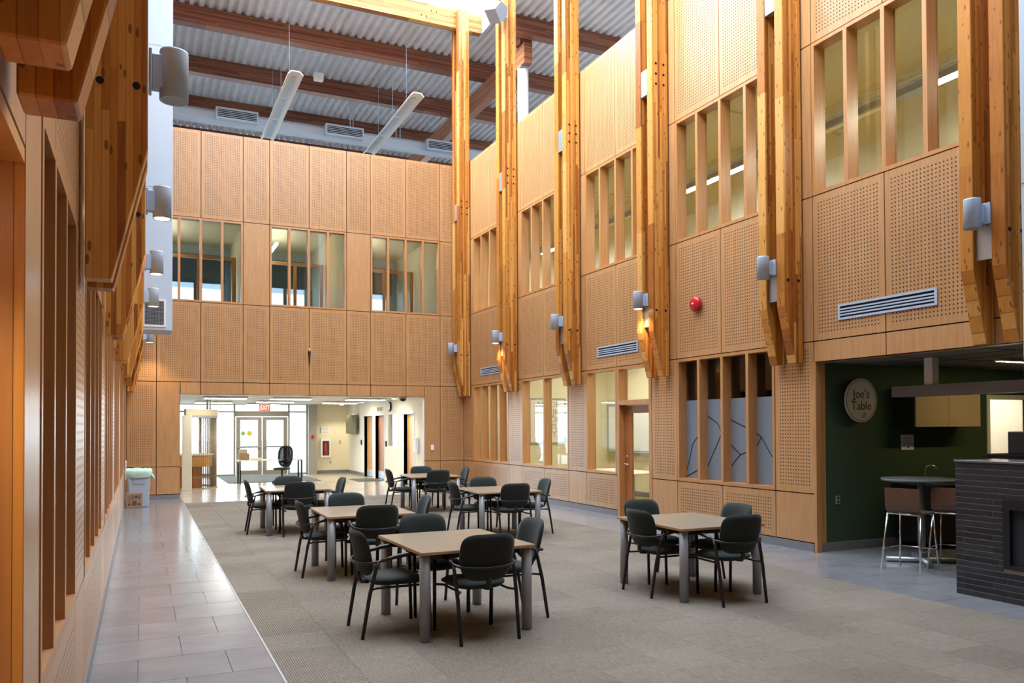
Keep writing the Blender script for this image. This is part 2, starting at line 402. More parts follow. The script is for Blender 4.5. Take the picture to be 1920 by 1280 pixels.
def panel(P, u0, u1, z0, z1, parent, perf=0.0, mu=0.075, mz=0.085, name='wall_panel'):
    g = 0.008; t = 0.03; mb = MB()
    a0, a1, b0, b1 = u0+g, u1-g, z0+g, z1-g
    o = [(a0, b0), (a1, b0), (a1, b1), (a0, b1)]
    vs = [P(u, z, 0) for u, z in o]+[P(u, z, -t) for u, z in o]
    sides = [(0, 1, 5, 4), (1, 2, 6, 5), (2, 3, 7, 6), (3, 0, 4, 7)]
    if perf:
        nx = max(2, round((a1-a0-2*mu)/perf)); nz = max(2, round((b1-b0-2*mz)/perf))
        i = [(a0+mu, b0+mz), (a1-mu, b0+mz), (a1-mu, b1-mz), (a0+mu, b1-mz)]
        vs += [P(u, z, 0) for u, z in i]
        mb.add(vs, sides+[(0, 1, 9, 8), (1, 2, 10, 9), (2, 3, 11, 10), (3, 0, 8, 11)], 0)
        mb.f.append((8, 9, 10, 11)); mb.m.append(1); mb.s.append(False)
        mb.uv[len(mb.f)-1] = [(0, 0), (nx, 0), (nx, nz), (0, nz)]
    else:
        mb.add(vs, sides+[(0, 1, 2, 3)], 0)
    return mb.build(name, [M['veneer'], M['perf']], parent, fix=False)

WIN = [0]
def window(P, u0, u1, z0, z1, breaks, label, pane='glass', depth=0.17, fw=0.055, mw=0.06, proud=0.004):
    WIN[0] += 1
    fr = slab([u0+0.006, u1-0.006], [z0+0.006, z1-0.006], [(u0+fw, u1-fw, z0+fw, z1-fw)], P, proud, -depth-0.03, [M['frame']]*3, 'window_%d' % WIN[0])
    struct(fr, label, 'window')
    edges = [u0+fw]+list(breaks)+[u1-fw]
    def bx(nm, a, b, c, e, d0, d1, m):
        p = P(a, c, d0); q = P(b, e, d1); mb = MB()
        mb.box(min(p[0], q[0]), max(p[0], q[0]), min(p[1], q[1]), max(p[1], q[1]), c, e)
        return mb.build(nm, m, fr)
    for b in breaks: bx('mullion', b-mw/2, b+mw/2, z0+fw, z1-fw, proud, -depth-0.025, M['frame'])
    for i in range(len(edges)-1):
        a = edges[i]+(mw/2 if i else 0); b = edges[i+1]-(mw/2 if i < len(edges)-2 else 0)
        bx('pane', a, b, z0+fw, z1-fw, -depth+0.004, -depth-0.004, M[pane])
    return fr
def even(u0, u1, n): return [u0+(u1-u0)*i/n for i in range(1, n)]

# ---- floor base and finishes
fl = MB().box(-6, 14, YF, 31.2, -0.25, -0.012).build('floor', M['grout'])
struct(fl, 'grey floor base under the carpet and stone tiles', 'floor')
def tile_mesh(name, sx, sy, mat, gap=0.004, h=0.012):
    return MB().box(gap/2, sx-gap/2, gap/2, sy-gap/2, -h, 0).mesh(name, mat)
cw = (XC1-XC0)/12
ctile = tile_mesh('carpet_tile', cw, 0.5, M['carpet'], 0.002)
rest = MB(); cells = []
for i in range(12):
    off = 0.25*(i % 2)
    y = YF+off
    while y < YC-0.01:
        y2 = min(y+0.5, YC); cells.append((i, y, y2)); y += 0.5
cells = [(i, max(a, YF), b) for i, a, b in cells]
vis = sorted([c for c in cells if c[1] > 3.4 and c[2]-c[1] > 0.49], key=lambda c: c[1])[:300]
vs_ = set(vis)
for i, a, b in cells:
    if (i, a, b) in vs_: link('carpet_tile', ctile, fl, (XC0+i*cw, a, 0))
    else: rest.box(XC0+i*cw+0.0015, XC0+(i+1)*cw-0.0015, a+0.0015, b-0.0015, -0.012, 0)
for i in (1, 3, 5, 7, 9, 11): rest.box(XC0+i*cw+0.0015, XC0+(i+1)*cw-0.0015, YF, YF+0.25, -0.012, 0)
tag(rest.build('far_carpet_tiles', M['carpet'], fl, fix=False), kind='stuff')
sm = {}
def stile(x0, x1, y0, y1):
    k = (round(x1-x0, 3), round(y1-y0, 3))
    if k not in sm: sm[k] = tile_mesh('stone_tile', k[0], k[1], M['stone'], 0.005)
    link('stone_tile', sm[k], fl, (x0, y0, 0))
def stile_zone(x0, x1, y0, y1, sx, sy, start=0):
    r = 0; y = y0
    while y < y1-0.02:
        b = min(y+sy, y1); x = x0-(sx/2 if r % 2 else 0)
        while x < x1-0.02:
            a = max(x, x0); e = min(x+sx, x1)
            if e-a > 0.02: stile(a, e, y, b)
            x += sx
        y += sy; r += 1
stile_zone(XL, XC0, 3.0, YB, 0.621, 0.62)
stile_zone(XC1, XR, 2.4, YB, 0.645, 0.62)
stile_zone(XR, 12.9, 2.4, 8.32, 0.93, 0.62)
MB().box(XL, XC0, YF, 2.995, -0.012, 0).build('stone_slab', M['stone'], fl)
MB().box(XC1, 12.9, YF, 2.395, -0.012, 0).build('stone_slab', M['stone'], fl)
MB().box(XC0+0.002, XC1-0.002, YC+0.004, YB, -0.012, 0).build('polished_concrete', M['lobby_floor'], fl)
MB().box(-1.5, 7.6, YB+0.003, 31.0, -0.012, 0).build('polished_concrete', M['lobby_floor'], fl)
MB().box(XC0-0.012, XC0, 3.0, YC, -0.010, 0.004).build('carpet_edge_strip', M['steel'], fl)

# ---- right wall
SR0 = 8.31
bays = range(-2, 5)
holesR = []
for k in bays:
    holesR.append((5.94+PER*k, 8.31+PER*k, Z3, Z4))
holesR += [(9.07, 11.44, Z1, Z2), (13.385, 14.57, Z1, Z2), (12.20, 13.385, 0, Z2), (15.33, 17.70, Z1, Z2), (18.46, 20.83, Z1, Z2), (2.4, 8.31, 0, ZC)]
wr = slab([YF, YB+0.2], [0, Z5], holesR, PR, -0.032, -0.2, [M['backing'], M['offwhite'], M['frame']], 'wall_right')
struct(wr, 'right wall clad in perforated maple panels with window bays')
PIT = 0.0512
for k in bays:
    a, b, c, d = 5.94+PER*k, 7.125+PER*k, 8.31+PER*k, min(9.07+PER*k, YB)
    for u0, u1 in ((a, b), (b, c)):
        panel(PR, u0, u1, Z4, Z5, wr, PIT); panel(PR, u0, u1, Z2, Z3, wr, PIT)
    for z0, z1 in ((Z4, Z5), (Z3, Z4), (Z2, Z3)): panel(PR, c, d, z0, z1, wr)
    nm = {0: 'nearest the café alcove', 1: 'above the frosted window', 2: 'above the glazed door', 3: 'above the two-pane room window', 4: 'next to the end wall'}.get(k, 'near the camera, bay %s' % ('one', 'two')[k+2] if k < 0 else '')
    window(PR, a, c, Z3, Z4, even(a, c, 4), 'upper four-pane maple window on right wall, '+nm)
    # ground strip
    if k >= 0:
        panel(PR, c, d, Z1, Z2, wr, PIT); panel(PR, c, d, ZB, Z1, wr)
    if k in (1, 3, 4):
        panel(PR, a, b, ZB, Z1, wr, PIT); panel(PR, b, c, ZB, Z1, wr, PIT)
    if k == 2: panel(PR, b, c, ZB, Z1, wr, PIT)
for u0, u1 in ((2.81, 3.995), (3.995, 5.18), (5.18, 5.94), (5.94, 7.125), (7.125, 8.31)): panel(PR, u0, u1, ZC, Z2, wr)
panel(PR, 8.31, 9.07, ZC, Z2, wr) if False else None
panel(PR, -0.32, 2.38, ZB, Z2, wr)
w1 = window(PR, 9.07, 11.44, Z1, Z2, even(9.07, 11.44, 4), 'ground floor four-pane window with frosted film, right wall beside the alcove', 'glass_dim')
window(PR, 13.385, 14.57, Z1, Z2, [], 'single tall ground floor window beside the glazed door')
window(PR, 15.33, 17.70, Z1, Z2, [16.515], 'ground floor window of two wide panes with alphabet poster behind')
window(PR, 18.46, 20.83, Z1, Z2, even(18.46, 20.83, 4), 'ground floor window with close fins nearest the end wall')
# frosted film with cut lines on w1
t_ = NT('frosted_film'); FILM = t_.fin((0.20, 0.235, 0.28), 0.6, 0.3)
ed = [9.07+0.055]+even(9.07, 11.44, 4)+[11.44-0.055]
lines = [[((0.05, 0.72), (0.45, 0.86), ), ((0.0, 0.02), (1.0, 0.17)), ((0.0, 0.1), (0.35, 0.45), (1.0, 0.67))],
         [((0.0, 0.80), (0.5, 0.70), (0.68, 0.58), (1.0, 0.70)), ((0.68, 0.58), (1.0, 0.54)), ((0.68, 0.58), (0.0, 0.17))],
         [((0.0, 0.74), (0.75, 0.64), (1.0, 0.58)), ((1.0, 0.58), (0.8, 0.38), (1.0, 0.31)), ((0.8, 0.38), (0.4, 0.33), (0.0, 0.44)), ((0.4, 0.33), (0.0, 0.19))],
         [((0.0, 0.58), (0.2, 0.54), (0.55, 0.36), (1.0, 0.18)), ((0.2, 0.54), (0.0, 0.44))]]
lines[0] = lines[0][1:]
for i in range(4):
    a = ed[i]+(0.03 if i else 0); b = ed[i+1]-(0.03 if i < 3 else 0); c, e = Z1+0.055, 2.19
    MB().box(XR+0.160, XR+0.1655, a, b, c, e).build('frosted_film', FILM, w1)
    for seg in lines[3-i]:
        pts = [(XR+0.158, b-(b-a)*u, c+(e-c)*v) for u, v in seg]
        MB().tube(pts, 0.006, 6).build('film_cut_line', M['dark'], w1)
# glazed door in bay 2
fr = slab([12.206, 13.379], [0.0, Z2-0.006], [(12.29, 13.30, 0.0, 2.16), (12.29, 13.30, 2.25, 2.85)], PR, 0.004, -0.2, [M['frame']]*3, 'door_1')
struct(fr, 'cherry door with full-height glass and transom in right wall', 'door')
dl = slab([12.30, 13.29], [0.01, 2.15], [(12.44, 13.05, 0.28, 2.0)], PR, -0.12, -0.165, [M['door']]*3, 'door_leaf', fr)
MB().box(XR+0.14, XR+0.146, 12.44, 13.05, 0.28, 2.0).build('pane', M['glass'], dl)
MB().cyl((XR+0.115, 13.19, 1.02), (XR+0.04, 13.19, 1.02), 0.012, n=10).tube([(XR+0.045, 13.19, 1.02), (XR+0.045, 13.12, 1.02), (XR+0.05, 13.07, 1.015)], 0.010).build('handle', M['chrome'], dl)
MB().cyl((XR+0.12, 13.19, 1.16), (XR+0.095, 13.19, 1.16), 0.024, n=14).build('lock', M['chrome'], dl)
MB().box(XR+0.12, XR+0.128, 12.29, 13.30, 2.25, 2.85).build('transom_pane', M['glass'], fr)
# alcove end trim
tr = MB().box(XR+0.001, XR+0.10, 8.285, 8.335, 0.0, ZC).build('trim_1', M['frame'], bevel=0.003); struct(tr, 'maple end trim where panelled wall meets green wall', 'trim')
# base
def baseboard(name, P, segs, label, t=0.012):
    root = None
    for a, b in segs:
        p = P(a, 0, 0.006-t-0.006); q = P(b, ZB, 0.006)
        mb = MB().box(min(p[0], q[0]), max(p[0], q[0]), min(p[1], q[1]), max(p[1], q[1]), 0.0, ZB-0.008)
        if root is None: root = struct(mb.build(name, M['base_tile']), label, 'baseboard')
        else: mb.build('baseboard_length', M['base_tile'], root)
baseboard('baseboard_right', PR, [(13.39, YB), (8.34, 12.20)], 'grey tile base along the right wall')

# ---- back wall
XJ = [XL, 0.342, 1.359, 2.376, 3.034, 4.049, 5.052, 5.71, 6.718, 7.728, XR]
OX0, OX1, OZ = 0.884, 7.26, 2.60
WB = [(0.342, 2.376), (3.034, 5.052), (5.71, 7.728)]
wb = slab([XL-0.2, XR+0.02], [0, Z5], [(OX0, OX1, 0, OZ)]+[(a, b, Z3, Z4) for a, b in WB], PB, -0.032, -0.2, [M['backing'], M['offwhite'], M['frame']], 'wall_back')
struct(wb, 'end wall of perforated maple panels above the wide entrance opening')
PB_ = 0.0437
for a, b in zip(XJ[:-1], XJ[1:]):
    panel(PB, a, b, Z4, Z5, wb, PB_, 0.07, 0.08); panel(PB, a, b, Z2, Z3, wb, PB_, 0.07, 0.08)
for a, b in ((XL, 0.342), (7.728, XR)):
    panel(PB, a, b, Z1, Z2, wb, PB_, 0.07, 0.08); panel(PB, a, b, ZB, Z1, wb, PB_, 0.07, 0.08); panel(PB, a, b, Z3, Z4, wb, PB_, 0.07, 0.08)
for a, b in ((2.376, 3.034), (5.052, 5.71)): panel(PB, a, b, Z3, Z4, wb)
for a, b in zip([OX0, 1.359, 2.376, 3.034, 4.049, 5.052, 5.71, 6.718], [1.359, 2.376, 3.034, 4.049, 5.052, 5.71, 6.718, OX1]): panel(PB, a, b, OZ, Z2, wb)
for a, b in ((0.342, OX0), (OX1, 7.728)):
    panel(PB, a, b, Z1, Z2, wb); panel(PB, a, b, ZB, Z1, wb)
for (a, b), nm in zip(WB, ('left beside the pale duct', 'in the middle of the wall', 'right beside the timber posts')):
    window(PB, a, b, Z3, Z4, even(a, b, 4), 'upper four-pane window in end wall, '+nm, depth=0.12)
baseboard('baseboard_back', PB, [(XL, OX0), (OX1, XR)], 'grey tile base along the end wall')

# ---- left wall
SL0 = 8.15
holesL = [(5.78+PER*k, 8.15+PER*k, Z3, Z4) for k in range(-2, 5)]
holesL += [(5.78+PER*k, 8.15+PER*k, Z1, Z2) for k in range(0, 5)]+[(3.31, 5.02, Z1, Z2), (1.55, 2.88, 0, ZC)]
wl = slab([YF, YB+0.2], [0, Z5], holesL, PL, -0.032, -0.3, [M['backing'], M['offwhite'], M['frame']], 'wall_left')
struct(wl, 'left wall clad in maple panels and deep window fins, seen edge-on')
NL = {-1: 'closest to the camera', 0: 'second from the camera', 1: 'third from the camera', 2: 'fourth from the camera', 3: 'before the last bay', 4: 'in the last bay by the recycling bin'}
for k in range(-1, 5):
    a, c = 5.78+PER*k, 8.15+PER*k; b = (a+c)/2; d = min(8.91+PER*k, YB)
    for u0, u1 in ((a, b), (b, c)):
        panel(PL, u0, u1, Z4, Z5, wl, PIT); panel(PL, u0, u1, Z2, Z3, wl, PIT)
        if k >= 0: panel(PL, u0, u1, ZB, Z1, wl, PIT)
    for z0, z1 in ((Z4, Z5), (Z3, Z4), (Z2, Z3)): panel(PL, c, d, z0, z1, wl)
    panel(PL, c, d, Z1, Z2, wl, PIT); panel(PL, c, d, ZB, Z1, wl)
    window(PL, a, c, Z3, Z4, even(a, c, 4), 'upper four-pane window in left wall, '+NL[k], depth=0.2)
    if k >= 0: window(PL, a, c, Z1, Z2, even(a, c, 4), 'ground floor window with deep fins in left wall, '+NL[k], 'glass_dim', depth=0.24)
panel(PL, 3.31, 5.02, ZB, Z1, wl, PIT); panel(PL, 2.88, 3.31, ZB, Z2, wl)
panel(PL, 1.55, 2.88, ZC, Z2, wl)
for z0, z1 in ((Z4, Z5), (Z3, Z4), (Z2, Z3)): panel(PL, 1.89, 2.65, z0, z1, wl)
window(PL, 3.31, 5.02, Z1, Z2, [3.81, 4.36], 'ground floor window with deep fins in left wall, closest to the camera', 'glass_dim', depth=0.24)
baseboard('baseboard_left', PL, [(2.88, YB)], 'grey tile base along the left wall')
# door recess nearest the camera
jm = MB().box(XL-0.5, XL-0.003, 2.885, 2.93, 0.0, ZC).box(XL-0.5, XL-0.003, 1.55, 2.885, ZC-0.045, ZC).build('door_2', M['door_orange'])
struct(jm, 'amber wooden jamb and head of the near left doorway', 'door')
MB().box(XL-0.5, XL-0.455, 1.60, 2.885, 0.01, ZC-0.05).build('door_leaf', M['door_orange'], jm)

# ---- wall behind the camera
wf = MB().box(XL-0.2, XR+0.2, YF-0.2, YF, 0, 14.5).build('wall_front', M['veneer']); struct(wf, 'panelled wall behind the viewer')

# ---- rooms behind the glass
def shell(name, x0, x1, y0, y1, z0, z1, open_, mats, label, cat='room'):
    v = [(x, y, z) for x in (x0, x1) for y in (y0, y1) for z in (z0, z1)]
    F = {'x-': ((0, 1, 3, 2), 0), 'x+': ((4, 6, 7, 5), 0), 'y-': ((0, 4, 5, 1), 0), 'y+': ((2, 3, 7, 6), 0), 'z-': ((0, 2, 6, 4), 1), 'z+': ((1, 5, 7, 3), 2)}
    mb = MB()
    mb.v = v
    for k, (f, m) in F.items():
        if k in open_: continue
        mb.f.append(f); mb.m.append(m); mb.s.append(False)
    return struct(mb.build(name, mats, fix=False), label, cat)
M['carpet_yellow'] = plain('ochre_floor', (0.34, 0.26, 0.10), 0.6)
M['ceil_tile'] = plain('ceiling_tile', (0.70, 0.70, 0.68), 0.8, 0.2)
M['grey_ceiling'] = plain('grey_alcove_ceiling', (0.20, 0.19, 0.175), 0.7, 0.2)
M['far_white'] = plain('pale_perforated_lining', (0.72, 0.74, 0.70), 0.7)
XI = XR+0.205
shell('wall_meeting_room', XI, 11.3, 12.0, 18.38, 0.0, 3.6, ('x-',), [M['cream'], M['carpet_yellow'], M['cream']], 'cream meeting room behind the glazed door')
shell('wall_study_room', XI, 11.3, 18.45, 21.7, 0.0, 3.6, ('x-',), [M['cream'], M['carpet_yellow'], M['cream']], 'lit room behind the close-finned window')
shell('wall_dark_room', XI, 11.3, 8.5, 11.9, 0.0, 3.4, ('x-',), [M['concrete'], M['base_tile'], M['dark']], 'unlit room behind the frosted window')
shell('wall_upper_office', XI, 12.2, -0.5, 21.7, 4.2, 8.0, ('x-',), [M['cream'], M['carpet_yellow'], M['cream']], 'upper floor office behind the right wall windows')
MB().box(12.13, 12.19, 0, 21.5, 4.2, 6.9).build('pale_dado', M['far_white'], bpy.data.objects['wall_upper_office'])
shell('wall_left_corridor', XL-3.2, XL-0.31, YF, 21.7, 0.0, 4.3, ('x+',), [M['door'], M['base_tile'], M['door']], 'corridor behind the left wall windows')
shell('wall_left_office', XL-3.2, XL-0.31, YF, 21.7, 4.4, 8.2, ('x+',), [M['cream'], M['base_tile'], M['cream']], 'upper rooms behind the left wall windows')
# end wall offices with exterior windows
for i, (a, b) in enumerate(((-0.5, 2.70), (2.71, 5.38), (5.39, 8.40))):
    s_ = shell('wall_end_office_%d' % (i+1), a, b, YB+0.205, 28.2, 4.3, 7.75, ('y-', 'y+'), [M['cream'] if i else M['cream'], M['base_tile'], M['cream']], 'office behind the %s end wall window' % ('left', 'middle', 'right')[i])
    wx = slab([a, b], [4.3, 7.75], [(a+0.25, b-0.25, 5.0, 6.9)], lambda u, z, d: (u, 28.2-d, z), 0, -0.15, [M['duct'], M['white'], M['door']], 'outer_wall', s_)
    m_ = (a+b)/2
    for q in (0.33, 0.66):
        x_ = a+(b-a)*q; MB().box(x_-0.06, x_+0.06, 28.16, 28.3, 5.0, 6.9).build('mullion', M['frame'], s_)
    MB().box(a+0.2, b-0.2, 28.05, 28.08, 6.5, 7.45).build('roller_blind', plain('slate_blind_%d' % i, (0.20, 0.24, 0.29), 0.8), s_)
    MB().box(a+0.9, a+0.98, 24.5, 26.6, 7.2, 7.26).build('strip_light', M['panel_light'], s_)
    slab([a+0.05, b-0.05], [4.3, 7.0], [(a+0.13+q*(b-a-0.2)/3, a+0.03+(q+1)*(b-a-0.2)/3, 4.4, 6.9) for q in range(3)], lambda u, z, d: (u, 26.0-d, z), 0, -0.08, [M['frame']]*3, 'glazed_partition', s_)
    MB().box(a+0.1, b-0.1, 26.03, 26.04, 4.4, 6.9).build('pane', M['glass_blue'], s_)

# ---- alcove shell
al = shell('wall_alcove', XR+0.2, 13.6, 2.4, 8.33, -0.02, ZC, ('x-', 'z-', 'y+'), [M['green_lit'], M['base_tile'], M['grey_ceiling']], 'café alcove with dark ceiling and green walls in a lamp-lit tone', 'room')
gw = slab([XR+0.08, 13.6], [0, ZC], [(12.12, 13.1, 0, 2.15)], lambda u, z, d: (u, 8.32-d, z), 0, -0.1, [M['green'], M['offwhite'], M['white']], 'wall_green')
struct(gw, 'dark green wall of the café alcove with a round sign')
MB().box(XR+0.10, 12.0, 8.300, 8.3195, 0, ZB).build('base_tile', M['base_tile'], gw)
df = slab([12.05, 13.17], [0, 2.22], [(12.12, 13.1, 0, 2.15)], lambda u, z, d: (u, 8.32-d, z), 0.015, -0.11, [M['white']]*3, 'door_3')
struct(df, 'white framed doorway with open orange door behind the café counter', 'door')
MB().box(0, 0.92, 0, 0.04, 0.01, 2.13).build('door_leaf', M['door_orange'], df, (12.125, 8.47, 0), 0.47)
shell('wall_store_room', 11.9, 13.6, 8.43, 10.6, 0, 2.6, ('y-',), [M['offwhite'], M['base_tile'], M['white']], 'small store room behind the café doorway')
for i in range(7):
    MB().tube([(12.7+0.11*i, 10.0+0.05*(i % 2), 0.1), (12.7+0.11*i, 10.0+0.05*(i % 2), 2.3)], 0.055, 8).build('curtain_fold', M['cream'], bpy.data.objects['wall_store_room'])
hd = MB().box(9.2, 9.42, 3.0, 7.69, 2.125, 2.268).build('soffit_beam', M['base_tile'], bevel=0.004)
tag(hd, 'grey boxed soffit beam hanging over the café counter', 'beam')
for y in (7.1, 4.4): MB().box(9.24, 9.36, y, y+0.12, 2.266, ZC).build('hanger_post', M['offwhite'], hd)
for k in range(1, 5): MB().box(XR+0.2, 13.5, 2.4+1.2*k, 2.4+1.2*k+0.012, ZC-0.004, ZC-0.0005).build('ceiling_joint', M['dark'], al)
for k in range(1, 8): MB().box(XR+0.2+0.6*k, XR+0.2+0.6*k+0.012, 2.4, 8.3, ZC-0.004, ZC-0.0005).build('ceiling_joint', M['dark'], al)

# ---- lobby
LBY = 31.0
lr = slab([YB+0.2, LBY+0.2], [0, 2.66], [(22.66, 23.69, 0, 2.15), (24.31, 25.39, 1.13, 2.18), (25.87, 26.96, 0, 2.15), (27.34, 28.49, 0, 2.15)],
          lambda u, z, d: (7.3-d, u, z), 0, -0.16, [M['offwhite'], M['offwhite'], M['white']], 'wall_lobby_right')
struct(lr, 'white lobby wall with doors and a security window')
lc = slab([-1.5, 7.5], [YB+0.2, LBY+0.2], [], lambda u, z, d: (u, z, 2.63-d), 0, -0.1, [M['ceil_tile']]*3, 'ceiling_lobby'); struct(lc, 'white tiled lobby ceiling', 'ceiling')
for i in range(1, 15): MB().box(-1.5+0.6*i, -1.5+0.6*i+0.02, YB+0.2, LBY, 2.624, 2.6295).build('ceiling_grid_bar', M['white'], lc)
for i in range(1, 8): MB().box(-1.5, 7.3, YB+0.2+1.2*i, YB+0.22+1.2*i, 2.624, 2.6295).build('ceiling_grid_bar', M['white'], lc)
lw = MB().box(-1.65, -1.5, YB+0.2, LBY+0.2, 0, 2.7).build('wall_lobby_left', M['offwhite']); struct(lw, 'white left wall of the lobby')
fw_ = MB().box(6.06, 7.3, LBY, LBY+0.2, 0, 2.63).build('wall_lobby_end', M['cream']); struct(fw_, 'cream end wall of the lobby right of the glass')
MB().box(6.06, 7.29, LBY-0.012, LBY, 0, ZB).build('base_tile', M['base_tile'], fw_)
MB().box(7.288, 7.3, 28.5, LBY-0.013, 0, ZB).build('base_tile', M['base_tile'], lr)
cl = MB().box(5.75, 6.06, LBY-0.25, LBY+0.1, 0, 2.63).build('concrete_column', M['concrete'], bevel=0.01); tag(cl, 'square concrete column between lobby glazing and cream wall', 'column')
# storefront
M['storefront'] = plain('beige_storefront_frame', (0.30, 0.275, 0.23), 0.45, 0.4)
PS = lambda u, z, d: (u, LBY-d, z)
SX0, SX1 = -1.5, 5.75
sf = slab([SX0, SX1], [0, 2.63], [(-1.4, -0.2, 0.1, 2.32), (-0.1, 1.1, 0.1, 2.32), (1.2, 2.42, 0.1, 2.32), (2.5, 3.08, 0.06, 2.32), (3.15, 5.03, 0, 2.32), (5.1, 5.7, 0.06, 2.32),
          (-1.4, 1.1, 2.38, 2.6), (1.2, 3.08, 2.38, 2.6), (3.15, 5.03, 2.38, 2.6), (5.1, 5.7, 2.38, 2.6)], PS, 0.0, -0.1, [M['storefront']]*3, 'window_entrance')
struct(sf, 'glazed entrance front with sidelights and transoms', 'window')
for a, b, c, e in ((-1.4, -0.2, 0.1, 2.32), (-0.1, 1.1, 0.1, 2.32), (1.2, 2.42, 0.1, 2.32), (2.5, 3.08, 0.06, 2.32), (5.1, 5.7, 0.06, 2.32), (-1.4, 1.1, 2.38, 2.6), (1.2, 3.08, 2.38, 2.6), (3.15, 5.03, 2.38, 2.6), (5.1, 5.7, 2.38, 2.6)):
    MB().box(a, b, LBY+0.045, LBY+0.051, c, e).build('pane', M['glass'], sf)
MB().box(3.15, 5.03, LBY-0.03, LBY+0.08, 2.17, 2.32).build('door_closer_header', M['storefront'], sf)
for i, (a, b) in enumerate(((3.17, 4.08), (4.10, 5.01))):
    d_ = slab([a, b], [0.01, 2.16], [(a+0.15, b-0.15, 0.19, 2.04)], PS, 0.01, -0.045, [M['storefront']]*3, 'door_%d' % (4+i))
    struct(d_, '%s leaf of the beige entrance double door with push bar' % ('left', 'right')[i], 'door')
    MB().box(a+0.15, b-0.15, LBY+0.015, LBY+0.021, 0.19, 2.04).build('pane', M['glass'], d_)
    MB().box(a+0.03, b-0.03, LBY-0.075, LBY-0.02, 1.02, 1.085).build('push_bar', M['leg_grey'], d_, bevel=0.008)
    if i == 0:
        for x, c in ((a+0.24, (0.30, 0.45, 0.12)), (a+0.47, (0.62, 0.50, 0.05))):
            MB().cyl((x, LBY-0.0, 1.55), (x, LBY+0.012, 1.55), 0.10 if x > a+0.3 else 0.085, n=20).build('round_sticker', plain('sticker_%.2f' % x, c, 0.6), d_)
# lobby doors
for i, (a, b, m, lb) in enumerate(((22.66, 23.69, 'door_orange', 'orange door ajar nearest the wide opening'), (25.87, 26.96, 'door', 'dark red-brown door below the security lettering'), (27.34, 28.49, 'door_orange', 'orange door beside the wall television'))):
    fr_ = slab([a-0.05, b+0.05], [0, 2.2], [(a, b, 0, 2.15)], lambda u, z, d: (7.3-d, u, z), 0.012, -0.165, [M['white']]*3, 'door_%d' % (6+i)); struct(fr_, 'lobby '+lb, 'door')
    lf = MB().box(7.40, 7.445, a+0.01, b-0.01, 0.01, 2.14).build('door_leaf', M[m], fr_)
    MB().box(7.385, 7.40, a+0.02, b-0.02, 0.02, 0.27).build('kick_plate', M['steel'], lf)
    MB().tube([(7.40, a+0.12, 1.02), (7.35, a+0.12, 1.02), (7.35, a+0.24, 1.02)], 0.012, 8).build('handle', M['chrome'], lf)
wsw = slab([24.27, 25.43], [1.09, 2.22], [(24.33, 25.37, 1.15, 2.16)], lambda u, z, d: (7.3-d, u, z), 0.012, -0.165, [M['white']]*3, 'window_security'); struct(wsw, 'security window in white lobby wall under the clock', 'window')
MB().box(7.36, 7.366, 24.33, 25.37, 1.15, 2.16).build('pane', M['glass'], wsw)
shell('wall_security_room', 7.47, 9.8, 22.0, 28.7, 0, 2.6, (), [M['door'], M['base_tile'], M['offwhite']], 'dim security room behind the lobby window')

# ---- roof: deck, beams, girder, rafters, skylight curb
ZD = 13.08
def deck(name, x0, x1, y0, y1, label):
    mb = MB(); p = 0.24; prof = []; x = x0
    while x < x1:
        for dx, dz in ((0, 0), (0.05, 0), (0.085, 0.075), (0.155, 0.075), (0.19, 0)): prof.append((x+dx, ZD+dz))
        x += p
    n = len(prof); mb.v = [(a, y0, b) for a, b in prof]+[(a, y1, b) for a, b in prof]
    for i in range(n-1): mb.f.append((i, i+1, n+i+1, n+i)); mb.m.append(0); mb.s.append(False)
    return struct(mb.build(name, M['deck'], fix=False), label, 'ceiling')
deck('ceiling_deck_end', -6.0, 20, 21.42, 36, 'corrugated metal roof deck beyond the end wall')
deck('ceiling_deck_right', 8.88, 20, YF, 21.42, 'corrugated metal roof deck over the right upper floor')
deck('ceiling_deck_left', -6.0, -0.75, YF, 21.42, 'corrugated metal roof deck over the left upper floor')
deck('ceiling_deck_front', -0.96, 9.1, YF, 2.95, 'corrugated metal roof deck above the viewer')
for nm, b in (('roof_end', (-6, 20, 21.40, 36, 13.17, 13.3)), ('roof_right', (8.9, 20, YF, 21.45, 13.17, 13.3)), ('roof_left', (-6, -0.7, YF, 21.45, 13.17, 13.3)), ('roof_front', (-0.7, 8.9, YF, 2.95, 13.17, 13.3))):
    struct(MB().box(*b).build(nm, M['concrete']), 'added cover slab blocking light leaks over the metal deck, '+nm.split('_')[1]+' part', 'roof')  # unseen slabs added above the deck to block daylight leaking past its edges
ORD = ['first', 'second', 'third', 'fourth', 'fifth']
for i in range(5):
    y = 22.9+PER*i
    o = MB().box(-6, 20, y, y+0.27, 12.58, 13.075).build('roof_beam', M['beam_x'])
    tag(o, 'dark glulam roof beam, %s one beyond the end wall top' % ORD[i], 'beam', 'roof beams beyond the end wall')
for i in range(7):
    y = 22.9-PER*(i+1)
    if y < 2: break
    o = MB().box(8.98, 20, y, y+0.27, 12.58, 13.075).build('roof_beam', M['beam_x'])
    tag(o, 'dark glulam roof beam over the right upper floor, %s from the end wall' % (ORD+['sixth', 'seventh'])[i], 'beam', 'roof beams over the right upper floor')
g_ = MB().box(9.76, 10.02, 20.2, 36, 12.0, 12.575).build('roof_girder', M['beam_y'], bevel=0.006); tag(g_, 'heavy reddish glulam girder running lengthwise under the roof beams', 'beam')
MB().box(9.70, 10.08, 20.35, 20.62, 12.58, 13.07).build('girder_block', M['beam_x'], g_)
wc = MB().cyl((9.89, 20.55, 8.1), (9.89, 20.55, 12.0), 0.155, n=24).build('round_column', M['white']); tag(wc, 'white round steel column under the glulam girder end', 'column')
MB().box(9.73, 10.05, 20.39, 20.71, 11.96, 11.995).build('cap_plate', M['steel'], wc)
